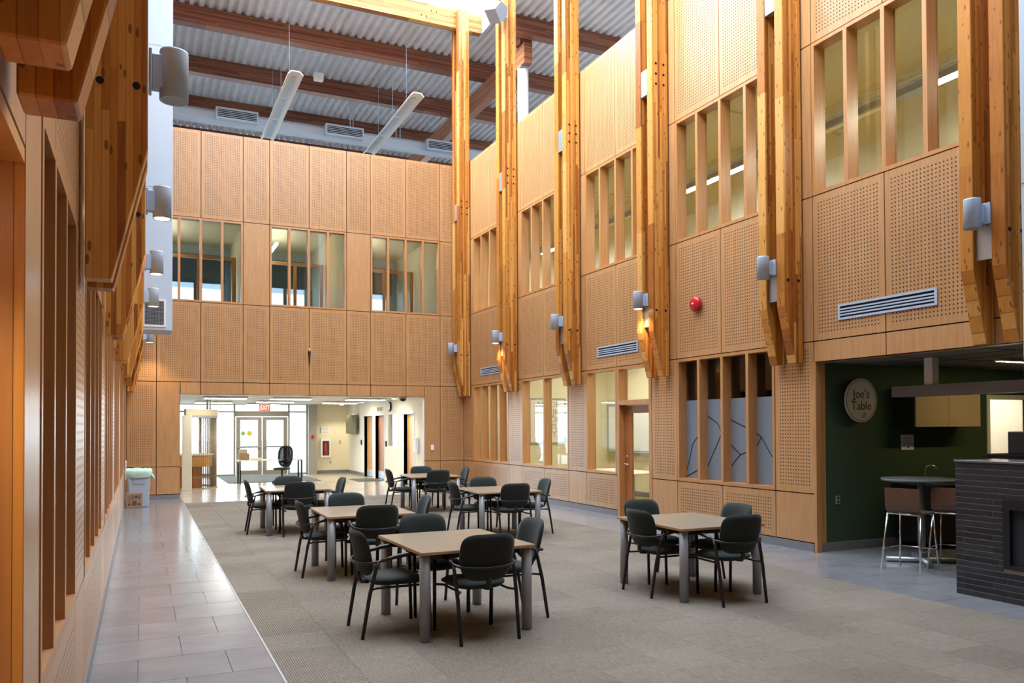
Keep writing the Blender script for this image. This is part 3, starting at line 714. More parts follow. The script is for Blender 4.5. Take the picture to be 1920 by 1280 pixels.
for k in range(-1, 5):
    yc = 8.73+PER*k
    o = MB().box(-0.66, 8.85, yc-0.09, yc+0.09, 13.06, 13.58).build('skylight_rafter', M['rafter'])
    tag(o, 'pale glulam skylight rafter, %s from the end wall' % (['first', 'second', 'third', 'fourth', 'fifth', 'sixth'][4-k]), 'beam', 'skylight rafters')
    for x in (7.35, 7.5, 7.05, 7.2): MB().cyl((x, yc-0.095, 13.3+(0.1 if x > 7.3 else -0.08)), (x, yc-0.08, 13.3+(0.1 if x > 7.3 else -0.08)), 0.02, n=10).build('bolt', M['dark'], o)
cb_ = slab([-0.78, 8.97], [2.9, 21.46], [(-0.68, 8.87, 3.0, 21.38)], lambda u, z, d: (u, z, 13.6-d), 0, 0.54, [M['duct']]*3, 'ceiling_skylight_curb')
struct(cb_, 'pale curb walls around the long skylight', 'ceiling')
o = slab([-6, 20], [7.6, 13.2], [(-5+4.2*i, -1.3+4.2*i, 10.6, 12.4) for i in range(6)], lambda u, z, d: (u, 35.8-d, z), 0, -0.2, [M['white']]*3, 'wall_upper_end'); struct(o, 'white clerestory wall closing the upper floor beyond the end wall')
o = slab([YF, 36], [7.9, 13.2], [(-3+4.5*i, 0.8+4.5*i, 10.4, 12.4) for i in range(8)], lambda u, z, d: (19.8-d, u, z), 0, -0.2, [M['white']]*3, 'wall_upper_right'); struct(o, 'white clerestory wall closing the upper floor on the right')
for nm, b in (('wall_upper_left', (-6, -5.8, YF, 36, 7.9, 13.2)), ('wall_upper_front', (-6, 20, YF-0.2, YF, 7.9, 13.2))):
    o = MB().box(*b).build(nm, M['white']); struct(o, 'white wall closing the upper floor, '+nm.split('_')[-1]+' side')
o = MB().box(XR+0.2, 20, YF, 36, 8.05, 8.12).build('floor_upper_right', M['concrete']); struct(o, 'upper level slab behind the right wall', 'floor')
o = MB().box(-6, XL-0.3, YF, 36, 8.25, 8.32).build('floor_upper_left', M['concrete']); struct(o, 'upper level slab behind the left wall', 'floor')
o = MB().box(XL-0.3, XR+0.2, YB+0.2, 36, 7.8, 7.87).build('floor_upper_end', M['concrete']); struct(o, 'upper level slab behind the end wall', 'floor')
# ---- ground outside the entrance
og = MB().box(-60, 60, 31.25, 120, -0.3, -0.05).build('floor_outside', plain('pale_paving', (0.42, 0.43, 0.42), 0.8)); struct(og, 'pale paving outside the entrance', 'ground')

# ================================================================== THINGS
# ---- timber post pairs with sconces
def outline(hw, hh, n=28, p=4.0):
    o = []
    for i in range(n):
        a = 2*PI*i/n; c, s = math.cos(a), math.sin(a)
        o.append((hw*math.copysign(abs(c)**(2/p), c), hh*math.copysign(abs(s)**(2/p), s)))
    return o
PZ0, PZK = 2.62, 3.41
memb = MB().prism([(0, PZ0), (0.14, PZ0), (0.33, PZK), (0.33, 13.55), (0, 13.55)], 1, -0.0775, 0.0775).mesh('post_member', M['post'], 0.006, 1)
plate_lo = MB().box(0.27, 0.285, -0.098, 0.098, 3.50, 3.86).mesh('steel_plate', M['steel'], 0.002, 1)
plate_hi = MB().box(0.22, 0.318, -0.098, 0.098, 7.60, 8.06).mesh('steel_plate', M['steel'], 0.004, 1)
knife = MB().box(0.02, 0.11, -0.04, 0.04, 2.9, 14.0).mesh('filler_block', M['post'])
bolt = MB().cyl((0, 0.0, 0), (0, 0.004, 0), 0.022, n=12).mesh('bolt', M['dark'])
bhead = MB().cyl((0, 0.0, 0), (0, 0.004, 0), 0.014, n=6).mesh('bolt_head', M['steel'])
def post_pair(x, yc, right, label):
    r = empty('timber_post_pair', (x, yc, 0), PI if right else 0, label, 'timber post', 'paired glulam posts along the hall walls')
    link('post_member', memb, r, (0, 0.1775, 0)); link('post_member', memb, r, (0, -0.1775, 0))
    link('steel_plate', plate_lo, r); link('steel_plate', plate_hi, r)
    sy = 1 if right else -1; yf = 0.256*sy+(0 if sy > 0 else -0.004)
    spots = [(0.267, 3.77), (0.075, 3.77)]+[(q, z) for q in (0.245, 0.085) for z in (7.74, 7.92, 8.10)]
    for q, z in spots: link('bolt', bolt, r, (q, yf, z))
    for z in (7.70, 7.83, 7.96): MB_ = link('bolt_head', bhead, r, (0.319, 0.0, z)); MB_.rotation_euler = (0, 0, -PI/2)
    return r
# sconce meshes, local +x towards the hall
sc_plate = MB().box(0.334, 0.352, -0.105, 0.105, 3.86, 4.08).mesh('backplate', M['alu'], 0.003, 1)
sc_arm = MB().box(0.352, 0.42, -0.052, 0.052, 3.87, 4.07).mesh('arm', M['alu'], 0.004, 1)
sc_cyl = MB().lathe([(0.070, 0.012), (0.078, 0.0), (0.085, 0.0), (0.085, 0.30), (0.083, 0.31), (0.0, 0.312)], 28, 0, (0.48, 0, 3.808)).mesh('cylinder_shade', M['alu'])
sc_lens = MB().cyl((0.48, 0, 3.812), (0.48, 0, 3.818), 0.072, n=24).mesh('lamp_lens', M['lamp_warm'])
sc_off = MB().cyl((0.48, 0, 3.812), (0.48, 0, 3.818), 0.072, n=24).mesh('lamp_lens', M['leg_grey'])
def sconce(x, yc, right, label, lit=True):
    r = empty('wall_sconce', (x, yc, 0), PI if right else 0, label, 'wall lamp', 'cylinder sconces on the posts')
    link('backplate', sc_plate, r); link('arm', sc_arm, r); link('cylinder_shade', sc_cyl, r); link('lamp_lens', sc_lens if lit else sc_off, r)
    if not lit: return r
    l = bpy.data.lights.new('sconce_lamp', 'SPOT'); l.energy = 45; l.color = (1.0, 0.72, 0.40); l.spot_size = 2.0; l.spot_blend = 0.6; l.shadow_soft_size = 0.06
    o = bpy.data.objects.new('sconce_lamp', l); COL.objects.link(o); o.parent = r; o.location = (0.48, 0, 3.79)
    return r
PN = {-1: 'at the right picture edge', 0: 'beside the café alcove', 1: 'between red bell and glazed door', 2: 'between glazed door and poster window', 3: 'next to the last window bay', 4: 'in the corner of the end wall'}
for k in range(-1, 5):
    post_pair(8.41, 8.73+PER*k, True, 'orange glulam post pair on right wall '+PN[k])
    sconce(8.41, 8.73+PER*k, True, 'pale blue-grey cylinder sconce on right post pair '+PN[k], k in (1, 3))
LNM = {-2: 'closest to the camera', -1: 'second from the camera', 0: 'third from the camera', 1: 'fourth from the camera', 2: 'just before the pale duct', 3: 'hidden just behind the pale duct', 4: 'in the far left corner'}
for k in range(-2, 5):
    pp = post_pair(-0.297, 8.58+PER*k, False, 'dark orange glulam post pair on left wall, '+LNM[k])
    if k == -2:
        for ch in pp.children:
            if ch.name.startswith('post_member'): ch.scale.z = 0.962; ch.location.z = 0.10
    if k > -2: sconce(-0.297, 8.58+PER*k, False, 'pale cylinder sconce on left post pair, '+LNM[k], k > -1)

# ---- tables and chairs
def make_table():
    r = empty('square_table')
    mb = MB().box(-0.52, 0.52, -0.605, 0.605, 0.708, 0.735)
    o = mb.build('tabletop', [M['table'], M['table_edge']], r, bevel=0.003, seg=1)
    for p in o.data.polygons:
        if abs(p.normal.z) < 0.5: p.material_index = 1
    MB().box(-0.40, 0.40, -0.50, -0.47, 0.655, 0.708).box(-0.40, 0.40, 0.47, 0.50, 0.655, 0.708).box(-0.42, -0.39, -0.5, 0.5, 0.655, 0.708).box(0.39, 0.42, -0.5, 0.5, 0.655, 0.708).build('under_frame', M['black_metal'], r)
    lg = MB().cyl((0, 0, 0.004), (0, 0, 0.708), 0.045, n=20).cyl((0, 0, 0), (0, 0, 0.006), 0.035, n=14).mesh('leg', M['leg_grey'])
    for sx in (-1, 1):
        for sy in (-1, 1): link('leg', lg, r, (sx*0.465, sy*0.545, 0))
    return r
def make_chair():
    r = empty('guest_armchair')
    def seat_fn(a, b, t):
        z = 0.447+t+0.10*a*a-0.12*max(0.0, b-0.12)
        return (a*(1+0.10*b/0.235), b+0.03, z)
    MB().pad(outline(0.245, 0.240, 32, 3.4), seat_fn, 0.085, 6).build('seat', M['fabric'], r)
    def back_fn(a, b, t):
        z = 0.688+b; k = 1.0-0.20*max(0.0, (-b-0.03)/0.17)
        return (a*k, -0.245-0.20*(z-0.5)+1.0*a*a*0.9-0.4*(b+0.03)**2*0.6-t, z)
    MB().pad(outline(0.243, 0.195, 40, 4.6), back_fn, 0.055, 6).build('backrest', M['fabric'], r)
    hp = [(0.275, -0.03, 0.662), (0.275, -0.10, 0.648), (0.272, -0.17, 0.632), (0.25, -0.235, 0.622), (0.205, -0.278, 0.615), (0.14, -0.306, 0.61), (0.07, -0.318, 0.608), (0, -0.322, 0.607)]
    MB().tube(hp+[(-x, y, z) for x, y, z in hp[-2::-1]], 0.0115, 8).build('back_hoop', M['black_metal'], r)
    for s in (-1, 1):
        MB().tube([(s*0.270, 0.262, 0.60), (s*0.270, 0.262, 0.635), (s*0.270, 0.245, 0.664), (s*0.272, 0.20, 0.676), (s*0.276, 0.10, 0.682), (s*0.277, 0.0, 0.670), (s*0.275, -0.08, 0.653), (s*0.273, -0.15, 0.637)],
                  [0.013, 0.016, 0.018, 0.019, 0.019, 0.018, 0.015, 0.012], 10, flat=1.25).build('armrest', M['black'], r)
        MB().tube([(s*0.268, 0.275, 0.0), (s*0.270, 0.266, 0.40), (s*0.270, 0.262, 0.61)], [0.0150, 0.0162, 0.0165], 10).build('leg', M['black_metal'], r)
        MB().tube([(s*0.258, -0.305, 0.0), (s*0.263, -0.245, 0.36), (s*0.268, -0.195, 0.56), (s*0.270, -0.172, 0.632)], [0.0150, 0.0165, 0.016, 0.014], 10).build('leg', M['black_metal'], r)
        MB().tube([(s*0.262, -0.237, 0.398), (s*0.215, -0.18, 0.403), (s*0.215, 0.2, 0.403), (s*0.268, 0.262, 0.40)], 0.0105, 8).build('seat_rail', M['black_metal'], r)
    MB().tube([(0, -0.19, 0.425), (0, -0.25, 0.43), (0, -0.272, 0.47), (0, -0.272, 0.52)], 0.016, 8, flat=1.5).build('back_bracket', M['black'], r)
    return r
tbl = make_table(); chr_ = make_chair(); used = [False, False]
TN = ['the table nearest the camera', 'the second-nearest left table', 'the far left table', 'the farthest right table', 'the middle right table', 'the lone table near the café']
TL = ['square beige-topped table with grey legs nearest the camera', 'square beige-topped table second from the camera on the left', 'square beige-topped far left table near the entrance desk', 'square beige-topped far right table by the end wall corner', 'square beige-topped middle right table by the panelled wall', 'square beige-topped table standing alone on the right near the café alcove']
TB = [(2.565, 6.83, 1.0, .895, .81, .825, .86), (2.46, 9.77, -1.5, .745, .93, .84, .88), (2.375, 14.02, -2.5, .775, .82, .83, .86),
      (5.58, 16.28, -5.0, .90, .80, .82, .84), (5.31, 12.02, -5.0, .80, .82, .84, .86), (5.37, 7.10, 0.0, .66, .91, .71, .93)]
JIT = random.Random(3)
for i, (cx, cy, rot, oL, oF, oR, oB) in enumerate(TB):
    t = tbl if not used[0] else copy_tree(tbl); used[0] = True
    t.location = (cx, cy, 0); t.rotation_euler = (0, 0, math.radians(rot)); tag(t, TL[i], 'table', 'square café tables')
    R = math.radians(rot)
    for nm, off, dx, dy, rz in (('left side', oL, -1, 0, -PI/2), ('near side', oF, 0, -1, 0), ('right side', oR, 1, 0, PI/2), ('far side', oB, 0, 1, PI)):
        c = chr_ if not used[1] else copy_tree(chr_); used[1] = True
        d = off-0.30; lx, ly = dx*d, dy*d
        c.location = (cx+lx*math.cos(R)-ly*math.sin(R), cy+lx*math.sin(R)+ly*math.cos(R), 0)
        c.rotation_euler = (0, 0, rz+R+math.radians(JIT.uniform(-2.5, 2.5)))
        tag(c, 'black upholstered armchair at the %s of %s' % (nm, TN[i]), 'chair', 'armchairs around the café tables')

# ---- pale vertical ducts
dk = MB().box(XL+0.012, 0.533, 16.5, 17.3, 3.60, 13.0).build('vertical_duct', M['duct'], bevel=0.006, seg=1); tag(dk, 'tall pale grey-blue boxed duct on left wall with grille at bottom', 'duct')
for z in (6.3, 9.0): MB().box(XL+0.012, 0.535, 16.497, 16.51, z, z+0.006).build('seam', M['leg_grey'], dk)
gr = slab([0.02, 0.42], [3.66, 4.19], [(0.055, 0.385, 3.70, 4.15)], lambda u, z, d: (u, 16.5-d, z), 0.015, 0.0, [M['white']]*3, 'grille_frame', dk)
MB().box(0.055, 0.385, 16.494, 16.499, 3.70, 4.15).build('grille_void', M['dark'], dk)
for i in range(17): MB().box(0.055, 0.385, 16.487, 16.491, 3.715+0.026*i, 3.722+0.026*i).build('louvre', M['leg_grey'], gr)
for i in range(12): MB().box(0.07+0.027*i, 0.077+0.027*i, 16.488, 16.492, 3.70, 4.15).build('louvre', M['leg_grey'], gr)
dk2 = MB().box(7.8, 8.405, 4.2, 5.0, 2.19, 13.0).build('vertical_duct', M['duct'], bevel=0.006, seg=1); tag(dk2, 'pale boxed duct on right wall, cut off by the right picture edge', 'duct')
for z in (3.05, 4.1, 6.2): MB().box(7.795, 8.405, 4.195, 5.003, z, z+0.006).build('seam', M['leg_grey'], dk2)

# ---- linear air grilles on the right wall, and the bell
for y0, nm in ((6.40, 'right of the red bell above the alcove'), (12.62, 'above the glazed door'), (18.80, 'far away above the close-finned window')):
    fr_ = slab([y0, y0+1.47], [3.15, 3.355], [(y0+0.035, y0+1.435, 3.178, 3.328)], PR, 0.016, 0.001, [M['alu']]*3, 'air_grille')
    tag(fr_, 'long pale metal air grille on right wall '+nm, 'vent', 'linear grilles on the right wall')
    MB().box(XR-0.006, XR-0.002, y0+0.035, y0+1.435, 3.178, 3.328).build('void', M['dark'], fr_)
    for i in range(3): MB().box(XR-0.014, XR-0.006, y0+0.035, y0+1.435, 3.202+0.0385*i, 3.222+0.0385*i).build('blade', M['alu'], fr_)
M['red_dull'] = plain('dull_red', (0.28, 0.03, 0.03), 0.4)
M['red'] = plain('red_enamel', (0.55, 0.012, 0.02), 0.28, 0.6)
bl = empty('fire_bell', (XR, 10.84, 3.783), 0, 'round red fire alarm bell on perforated panel', 'alarm bell')
o = MB().lathe([(0.10, 0), (0.125, 0.012), (0.125, 0.045), (0.118, 0.062), (0.09, 0.078), (0.04, 0.088), (0.0, 0.089)], 32).build('gong', M['red'], bl); o.rotation_euler = (0, -PI/2, 0); o.location = (-0.02, 0, 0)
o = MB().box(-0.02, -0.001, -0.06, 0.06, -0.09, 0.06).build('mount', M['red'], bl)
o = MB().cyl((-0.105, 0, 0), (-0.12, 0, 0), 0.02, 0.014, 14).build('centre_nut', M['white'], bl)
ta = empty('hanging_tassel', (4.05, YB-0.03, 3.62), 0, 'small dark hanging strap with white tip on end wall joint', 'strap')
MB().lathe([(0.0, -0.22), (0.015, -0.2), (0.022, 0.0), (0.038, 0.12), (0.03, 0.17), (0.0, 0.18)], 10).build('strap', M['black'], ta)
MB().lathe([(0.0, 0.0), (0.022, 0.01), (0.022, 0.04), (0.0, 0.06)], 10, 0, (0, 0, 0.175)).build('white_tip', M['white'], ta)

# ---- roof level: duct, pendants, floodlight
rd = empty('overhead_duct', (0, 26.85, 11.36), 0, 'pale overhead supply duct with three grille boxes above the end wall', 'duct')
MB().prism([(0.0, 0.0), (0.1, 0.0), (0.26, 0.16), (0.26, 0.36), (0.16, 0.46), (0.0, 0.46), (-0.1, 0.36), (-0.1, 0.1)], 0, -5.5, 14).build('duct_run', M['duct'], rd, bevel=0.01)
for x0 in (2.1, 5.52, 9.05):
    bx_ = MB().box(x0, x0+1.28, -0.32, 0.0, 0.10, 0.47).build('grille_box', M['duct'], rd, bevel=0.01)
    MB().box(x0+0.05, x0+1.23, -0.326, -0.318, 0.16, 0.40).build('grille_void', M['dark'], bx_)
    for i in range(4): MB().box(x0+0.05, x0+1.23, -0.334, -0.326, 0.185+0.055*i, 0.205+0.055*i).build('blade', M['alu'], bx_)
for x in (0.6, 3.9, 4.0, 6.4, 6.5, 8.0, 8.15): MB().cyl((x, -0.05, 0.42), (x, -0.05, 1.71), 0.012, n=6).build('hanger_rod', M['alu'], rd)
for x, nm in ((3.6, 'left'), (6.88, 'right')):
    pl_ = empty('linear_pendant', (x, 0, 10.9), 0, 'long white suspended trough light, %s of the two above the end wall' % nm, 'pendant light', 'trough pendants')
    MB().prism([(-0.2, -0.03), (-0.19, -0.045), (-0.10, 0.035), (0.10, 0.035), (0.19, -0.045), (0.2, -0.03), (0.11, 0.06), (-0.11, 0.06)], 1, 21.0, 26.25).build('trough', M['white'], pl_)
    for i in range(3): MB().box(-0.055, 0.055, 21.3+1.65*i, 22.75+1.65*i, 0.012, 0.034).build('diffuser', M['duct'], pl_)
    for y in (22.0, 23.4, 25.0): MB().cyl((0, y, 0.06), (0, y, 2.17), 0.004, n=5).build('wire', M['alu'], pl_)
fd = empty('floodlight', (7.82, 17.75, 11.86), 0, 'grey box floodlight clamped high on the fourth right post', 'floodlight')
o = MB().prism([(-0.25, -0.05), (0.05, -0.28), (0.25, -0.02), (0.22, 0.16), (-0.05, 0.22)], 1, -0.17, 0.17).build('housing', M['leg_grey'], fd, bevel=0.01); o.rotation_euler = (0.2, 0, 0.5)
MB().box(0.15, 0.30, -0.03, 0.03, -0.1, 0.1).build('bracket', M['steel'], fd)
sd = empty('ceiling_speaker', (4.9, 24.6, 12.35), 0, 'small white box speaker hung under the roof deck', 'speaker')
MB().box(-0.14, 0.14, -0.1, 0.1, 0, 0.22).build('body', M['white'], sd, bevel=0.02); MB().cyl((0, 0, 0.22), (0, 0, 0.75), 0.01, n=6).build('stem', M['alu'], sd)
for j, (y, lab) in enumerate(((23.9, 'nearest the end wall'), (27.2, 'between second and third beams'), (30.1, 'farthest from the end wall'))):
    o = MB().cyl((-5, y, 12.98), (19, y, 12.98), 0.016, n=6).build('conduit_pipe', M['alu']); tag(o, 'thin grey conduit pipe under the roof deck, '+lab, 'pipe', 'roof conduits')

# ---- recycling bin with bag, flattened box leaning on it
bn = empty('recycling_bin', (-0.04, 19.95, 0), 0, 'pale blue recycling bin lined with a green bag by the end wall', 'bin')
mbx = MB(); mbx.v = [(-0.20, -0.24, 0), (0.20, -0.24, 0), (0.20, 0.24, 0), (-0.20, 0.24, 0), (-0.235, -0.27, 0.74), (0.235, -0.27, 0.74), (0.235, 0.27, 0.74), (-0.235, 0.27, 0.74)]
mbx.f = [(0, 1, 2, 3), (0, 1, 5, 4), (1, 2, 6, 5), (2, 3, 7, 6), (3, 0, 4, 7), (4, 5, 6, 7)]; mbx.m = [0]*6; mbx.s = [False]*6
mbx.build('bin_body', plain('pale_blue_plastic', (0.42, 0.52, 0.64), 0.45, 0.4), bn, bevel=0.02)
MB().box(-0.11, 0.13, -0.278, -0.262, 0.52, 0.64).build('moulded_panel', plain('blue_plastic', (0.36, 0.46, 0.60), 0.45), bn, bevel=0.006)
bagm = plain('pale_green_bag', (0.52, 0.74, 0.66), 0.4, 0.4, 0, 0.25, 9.0)
ring = []
for i in range(40):
    a = 2*PI*i/40; c, s = math.cos(a), math.sin(a)
    ring.append((0.255*math.copysign(abs(c)**0.45, c), 0.29*math.copysign(abs(s)**0.45, s)))
mb = MB(); rows = []
for zz, sc_ in ((0.66, 1.03), (0.70, 1.06), (0.745, 1.08), (0.79, 1.08), (0.83, 1.04), (0.85, 0.92), (0.82, 0.55)):
    rows.append([(x*sc_*(1+JIT.uniform(-.012, .012)), y*sc_*(1+JIT.uniform(-.012, .012)), zz+JIT.uniform(-.012, .012)) for x, y in ring])
vs = [p for q in rows for p in q]; mb.add(vs, [(i*40+j, i*40+(j+1) % 40, (i+1)*40+(j+1) % 40, (i+1)*40+j) for i in range(6) for j in range(40)], 0, True)
mb.f.append(tuple(240+j for j in range(40))); mb.m.append(0); mb.s.append(True)
mb.build('bin_bag', bagm, bn)
MB().tube([(0.26, -0.26, 0.72), (0.30, -0.28, 0.66), (0.31, -0.27, 0.60)], [0.03, 0.028, 0.012], 8).build('bag_tail', bagm, bn)
kb = empty('cardboard_box', (-0.13, 19.50, 0), 0, 'brown printed cardboard carton standing in front of the bin', 'box')
M['card'] = plain('cardboard', (0.36, 0.24, 0.155), 0.8, 0.2, 0, 0.1); M['print'] = plain('brown_print', (0.13, 0.07, 0.045), 0.8)
MB().box(-0.165, 0.165, 0.0, 0.16, 0.004, 0.33).build('carton', M['card'], kb, bevel=0.003)
MB().cyl((0.035, -0.002, 0.245), (0.035, 0.001, 0.245), 0.036, n=18).build('printed_seal', M['print'], kb)
MB().cyl((-0.10, -0.002, 0.085), (-0.10, 0.001, 0.085), 0.027, n=16).build('printed_seal', M['print'], kb)
for x, z, w_, h in ((0.10, 0.24, 0.03, 0.09), (-0.03, 0.24, 0.025, 0.10), (0.0, 0.11, 0.085, 0.10), (0.095, 0.085, 0.06, 0.05)): MB().box(x-w_/2, x+w_/2, -0.002, 0.001, z-h/2, z+h/2).build('printed_block', M['print'], kb)
MB().tube([(-0.10, -0.001, 0.28), (-0.085, -0.001, 0.24), (-0.105, -0.001, 0.19), (-0.095, -0.001, 0.14)], 0.007, 6).build('printed_script', M['print'], kb)
o = MB().box(XL+0.012, XL+0.03, 19.6, 20.2, 0.62, 1.02).build('white_board', M['white']); tag(o, 'thin white board fixed to left wall above the bin', 'board')

# ---- room contents and lamps behind the glass
def lamp_panel(name, x0, x1, y0, y1, z, label, mat='panel_light', grp=None):
    r = MB().box(x0-0.03, x1+0.03, y0-0.03, y1+0.03, z+0.01, z+0.05).build(name, M['white']); tag(r, label, 'ceiling light', grp)
    MB().box(x0, x1, y0, y1, z, z+0.011).build('diffuser', M[mat], r); return r
lamp_panel('strip_light', 9.6, 10.2, 12.8, 14.6, 3.45, 'strip light in meeting room near the glazed door', grp='meeting room strips')
lamp_panel('strip_light', 9.6, 10.2, 15.6, 17.4, 3.45, 'strip light in meeting room behind the two-pane window', grp='meeting room strips')
lamp_panel('strip_light', 9.6, 10.2, 19.2, 20.6, 3.45, 'strip light in the room behind the close-finned window')
for x, y, dx, nm in ((9.5, 14.57, 1.6, 'near'), (9.5, 17.0, 1.6, 'far')):
    o = MB().tube([(x-0.6, y, 3.25), (x+dx, y, 3.25)], 0.09, 10).build('air_pipe', M['leg_grey']); tag(o, 'exposed grey duct pipe under meeting room ceiling, %s one' % nm, 'pipe', 'meeting room pipes')
wbd = MB().box(11.25, 11.29, 16.35, 18.25, 1.13, 2.28).build('whiteboard', M['white'], bevel=0.004, seg=1); tag(wbd, 'large whiteboard on cream meeting room wall', 'whiteboard')
slab([16.3, 18.3], [1.08, 2.33], [(16.36, 18.24, 1.14, 2.27)], lambda u, z, d: (11.25-d, u, z), 0.015, -0.02, [M['leg_grey']]*3, 'board_frame', wbd)
MB().box(11.15, 11.25, 16.35, 18.25, 1.09, 1.115).build('pen_tray', M['alu'], wbd)
bbm = MB().box(11.285, 11.298, 12.1, 18.3, 0, 0.12).build('baseboard_meeting', M['base_tile']); struct(bbm, 'dark base along meeting room wall', 'baseboard')
po = MB().box(8.95, 10.02, 18.345, 18.37, 1.30, 2.48).build('alphabet_poster', M['leg_grey'], bevel=0.003, seg=1); tag(po, 'framed alphabet poster behind the two-pane window', 'poster')
MB().box(9.0, 9.97, 18.341, 18.346, 1.35, 2.43).build('sheet', M['offwhite'], po)
for i, row in enumerate(('ABCDE', 'FGHIJK', 'LMNOP', 'QRSTU', 'VWXYZ')):
    text_mesh('letters', row, 0.21, M['leg_grey'], po, (9.49, 18.338, 2.31-0.19*i), (PI/2, 0, 0), 0.001)
mt = empty('meeting_table', (10.0, 15.6, 0), 0, 'pale meeting table inside the room behind the two-pane window', 'table')
MB().box(-0.45, 0.45, -1.1, 1.1, 0.71, 0.74).build('tabletop', M['offwhite'], mt, bevel=0.006)
for sx in (-0.38, 0.38):
    for sy in (-1.0, 1.0): MB().cyl((sx, sy, 0), (sx, sy, 0.71), 0.025, n=10).build('leg', M['leg_grey'], mt)
bk = empty('book_cabinet', (10.9, 20.2, 0), 0, 'dark cabinet inside the room behind the close-finned window', 'cabinet')
MB().box(-0.25, 0.25, -0.5, 0.5, 0, 1.7).build('body', plain('slate_cabinet', (0.10, 0.11, 0.15), 0.5), bk, bevel=0.005)
for s in (-0.24, 0.01): MB().box(-0.262, -0.25, s, s+0.23, 0.05, 1.65).build('door', plain('slate_door_%s' % s, (0.13, 0.14, 0.19), 0.5), bk)
# upper office: suspended strip and cable tray along the room
ct = empty('cable_tray', (10.5, 0, 6.88), 0, 'wire cable tray and strip light hung in upper right office', 'cable tray')
for x, z in ((-0.12, 0), (0.12, 0), (-0.12, 0.09), (0.12, 0.09), (0, 0)): MB().cyl((x, 2, z), (x, 21.3, z), 0.006, n=5).build('tray_wire', M['alu'], ct)
rg = MB().tube([(-0.12, 0, 0.09), (-0.12, 0, 0), (0.12, 0, 0), (0.12, 0, 0.09)], 0.005, 4).mesh('tray_rib', M['alu'])
for i in range(58): link('tray_rib', rg, ct, (0, 3+0.31*i, 0))
lb_ = MB().box(-0.10, 0.10, 2, 21.3, -0.16, -0.06).build('light_body', M['leg_grey'], ct)
for i in range(6): MB().box(-0.06, 0.06, 2.6+3.13*i, 4.9+3.13*i, -0.172, -0.158).build('tube_diffuser', M['tube_light'] if i % 2 else M['offwhite'], ct)
for i in range(7): MB().cyl((0, 3.2+2.9*i, 0.0), (0, 3.2+2.9*i, 1.12), 0.005, n=5).build('hanger', M['alu'], ct)
for i in range(3):
    o = MB().cyl((8.7, 6.0+5.2*i, 7.3), (12.1, 6.0+5.2*i, 7.3), 0.03, n=8).build('sprinkler_pipe', M['offwhite']); tag(o, 'thin sprinkler pipe under upper right office ceiling, %s from camera' % ORD[i], 'pipe', 'upper office pipes')
# left side corridor lamps
rl = MB().cyl((XL-0.25, 2.1, ZC-0.065), (XL-0.25, 2.1, ZC-0.048), 0.07, n=18).build('recess_downlight', M['lamp_warm']); tag(rl, 'small warm downlight in the near left doorway head', 'ceiling light')
_l = bpy.data.lights.new('recess_lamp', 'SPOT'); _l.energy = 45; _l.color = (1, 0.76, 0.42); _l.spot_size = 2.4; _l.spot_blend = 0.6; _l.shadow_soft_size = 0.06
_o = bpy.data.objects.new('recess_lamp', _l); COL.objects.link(_o); _o.parent = rl; _o.location = (XL-0.25, 2.1, ZC-0.08)

# ---- lobby lamps and fittings
for i, (x, y) in enumerate(((1.6, 23.6), (3.4, 23.6), (5.6, 23.6), (1.6, 27.6), (3.4, 26.6), (5.6, 27.0), (3.4, 29.4))):
    lamp_panel('lobby_light', x, x+1.1, y, y+0.5, 2.565, 'flat lobby ceiling light, %s' % ['front left', 'front middle', 'front right', 'rear left', 'centre', 'rear right', 'by the doors'][i], grp='lobby ceiling lights')
for y, nm in ((30.1, 'over the television'), (27.1, 'over the red-brown door'), (23.2, 'over the near orange door')):
    dn = MB().cyl((6.85, y, 2.60), (6.85, y, 2.628), 0.09, n=18).build('downlight', M['white']); tag(dn, 'recessed lobby downlight '+nm, 'ceiling light', 'lobby downlights')
    MB().cyl((6.85, y, 2.596), (6.85, y, 2.602), 0.07, n=16).build('lens', M['lamp_warm'], dn)
    l = bpy.data.lights.new('downlight_lamp', 'SPOT'); l.energy = 60; l.color = (1, 0.86, 0.62); l.spot_size = 2.1; l.spot_blend = 0.5; l.shadow_soft_size = 0.05
    o = bpy.data.objects.new('downlight_lamp', l); COL.objects.link(o); o.parent = dn; o.location = (6.85, y, 2.58)
ex = empty('exit_sign', (3.72, 27.6, 2.30), 0, 'red lit exit sign hanging from lobby ceiling', 'exit sign')
MB().box(-0.19, 0.19, -0.03, 0.03, 0, 0.24).build('housing', M['leg_grey'], ex, bevel=0.006)
MB().box(-0.165, 0.165, -0.034, -0.03, 0.02, 0.22).build('face', plain('sign_red_face', (0.42, 0.03, 0.02), 0.5), ex)
text_mesh('letters', 'EXIT', 0.20, emit('exit_glow', (1.0, 0.16, 0.06), 3.0), ex, (0, -0.036, 0.12), (PI/2, 0, 0), 0.001, sx=0.72)
MB().box(-0.05, 0.05, -0.03, 0.03, 0.24, 0.325).build('canopy', M['white'], ex)
M['matgrey'] = plain('dark_entrance_mat', (0.13, 0.135, 0.13), 0.95, 0.1, 0, 0.2, 60)
o = MB().box(2.5, 5.43, 26.8, 30.9, 0.001, 0.012).build('entrance_mat', M['matgrey'], bevel=0.003, seg=1); tag(o, 'large grey entrance mat inside the glass doors', 'mat')
o = MB().box(6.4, 7.22, 25.65, 27.1, 0.001, 0.012).build('door_mat', M['matgrey'], bevel=0.003, seg=1); tag(o, 'small dark mat before the security door', 'mat')
